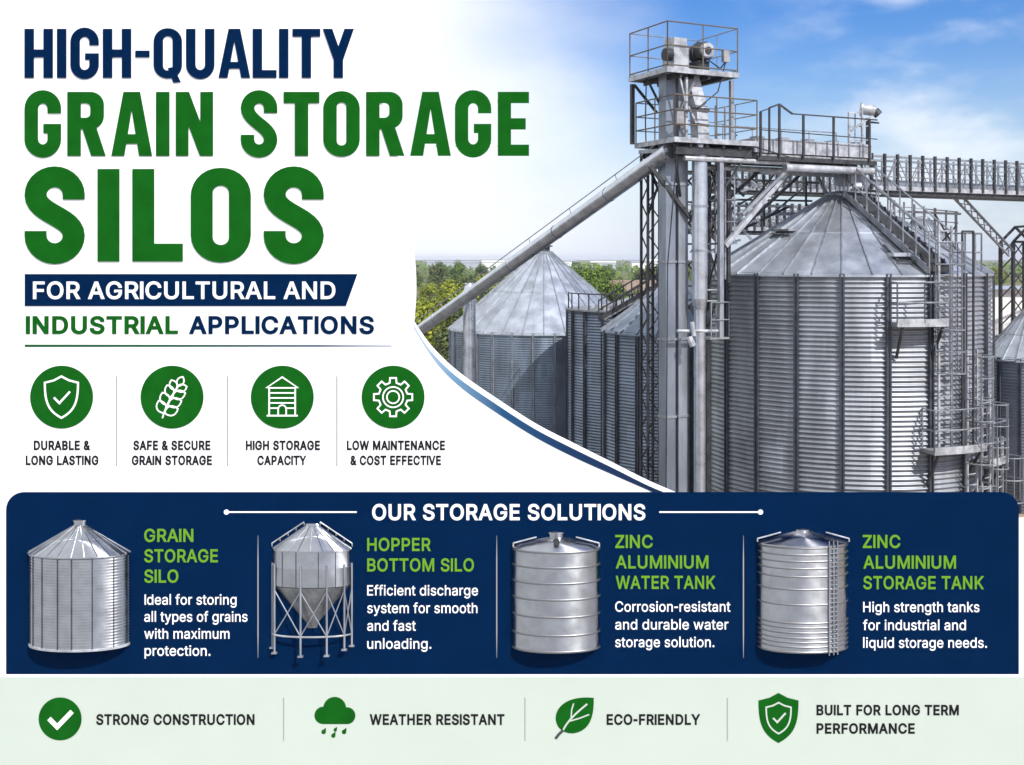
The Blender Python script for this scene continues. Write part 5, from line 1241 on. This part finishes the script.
for d, vb in legs:
    mb = MB(); mb.beam(mpt(U, LR, 562, d, .012), mpt(U, LR, vb - 4, d, .012), .030, .026); g = mb.build('leg', M['steel'], t)
    mb = MB(); c = mpt(U, LR, vb - 3.4, d, .012); mb.box(c, (.085, .06, .02)); mb.build('foot_plate', M['steel'], g)
mb = MB()
for (d0, _), (d1, _) in zip(legs, legs[1:]):
    for k in (0, 1):
        mb.tube(mpt(U, LR, 588 if k else 632, d0, .012), mpt(U, LR, 632 if k else 588, d1, .012), .010, 6)
mb.build('cross_brace', M['steel'], t)
mb = MB(); mb.path([mpt(U, LR, 632.5, -86 + i * 170 / 20, .012) for i in range(21)], .015); mb.build('leg_ring', M['pale'], t)
# water tank model
KD = .45
t = model('model_water_tank', 'small half-round shiny tank with dark round hatch in its lid on navy board', 556, 649)
U = 556
hoops = (547.5, 562.5, 578, 594, 611, 629)
def add_hoops(t, U, r, rows, h):
    for v in rows:
        mb = MB(); mlathe(mb, U, [(r, v + h + .5), (r + .75, v + h), (r + .75, v - h), (r, v - h - .5)], 44); mb.build('hoop', M['hoop'], t, 30)
mb = MB(); mlathe(mb, U, [(43.4, 646), (43.4, 546)], 60); mb.build('wall', M['tank'], t, 40)
add_hoops(t, U, 43.4, hoops + (645,), .55)
mb = MB(); mlathe(mb, U, [(43.8, 546), (38, 542.5), (8, 536.5), (.01, 536)], 40); mb.build('lid', M['tank'], t, 30)
mb = MB(); mlathe(mb, U, [(7, 540), (7, 533), (8, 533), (8, 531.3), (.01, 531)], 24); mb.build('lid_cap', M['tank'], t, 40)
mb = MB(); c = mpt(U, 26, 538.6, 0); mb.tube(c + Vector((0, .06, 0)), c + Vector((0, -.10, .01)), 2.9 * KB, 20); h = mb.build('hatch', M['dark'], t)
for s in (-1, 1):
    mb = MB(); pts = [mpt(U, 43, 545.5, s * 84), mpt(U, 43, 541.8, s * 84), mpt(U, 30, 538.2, s * 80), mpt(U, 20, 535.8, s * 78)]
    mb.path([p + Vector((0, -.02, 0)) for p in pts], .013)
    mb.build('lid_rail', M['pale'], t)
# ladder tank model
t = model('model_storage_tank', 'small half-round tank with many close hoops and a vertical ladder on navy board', 802, 649)
U = 802
mb = MB(); mlathe(mb, U, [(44.4, 646), (44.4, 541.5)], 60); mb.build('wall', M['tank'], t, 40)
add_hoops(t, U, 44.4, (645, 640, 635.5, 631, 626, 621, 616.5, 598.5, 583.5, 571, 563, 556, 549.5, 543), .42)
mb = MB(); mlathe(mb, U, [(45.6, 542), (45.6, 540.6), (7, 530.4), (.01, 530)], 24); mb.build('roof', M['tank'], t, 20)
mb = MB(); mlathe(mb, U, [(7, 531), (7, 528.8), (.01, 528.3)], 18); mb.build('roof_cap', M['tank'], t, 40)
for s in (-1, 1):
    mb = MB()
    pts = [mpt(U, 45, 540.5, s * 86, .012), mpt(U, 45, 537.4, s * 86, .012), mpt(U, 34, 534.2, s * 82, .012), mpt(U, 22, 531, s * 80, .012)]
    mb.path([p + Vector((0, -.02, 0)) for p in pts], .012); mb.build('roof_rail', M['pale'], t)
mb = MB()
for d in (27, 33.5, 40): mb.tube(mpt(U, 45.2, 648, d, .03), mpt(U, 45.2, 536, d, .03), .010, 6)
for i in range(24): mb.tube(mpt(U, 45.2, 645 - i * 4.4, 27, .03), mpt(U, 45.2, 645 - i * 4.4, 40, .03), .007, 6)
mb.build('ladder', M['steel'], t)

# ------------------------------------------------------------------ thin air over the plain
hm = bpy.data.materials.new('haze'); hm.use_nodes = True
ht = hm.node_tree; ht.nodes.clear()
hv = ht.nodes.new('ShaderNodeVolumePrincipled'); hv.inputs['Color'].default_value = (.86, .90, 1, 1); hv.inputs['Density'].default_value = 0.00022; hv.inputs['Anisotropy'].default_value = 0.0
ho = ht.nodes.new('ShaderNodeOutputMaterial'); ht.links.new(hv.outputs[0], ho.inputs['Volume'])
mb = MB(); mb.box((0, 2200, 7.6), (8200, 5700, 17.2)); mb.build('haze', hm, None, kind='stuff', label='thin pale haze over the whole plain', category='haze')
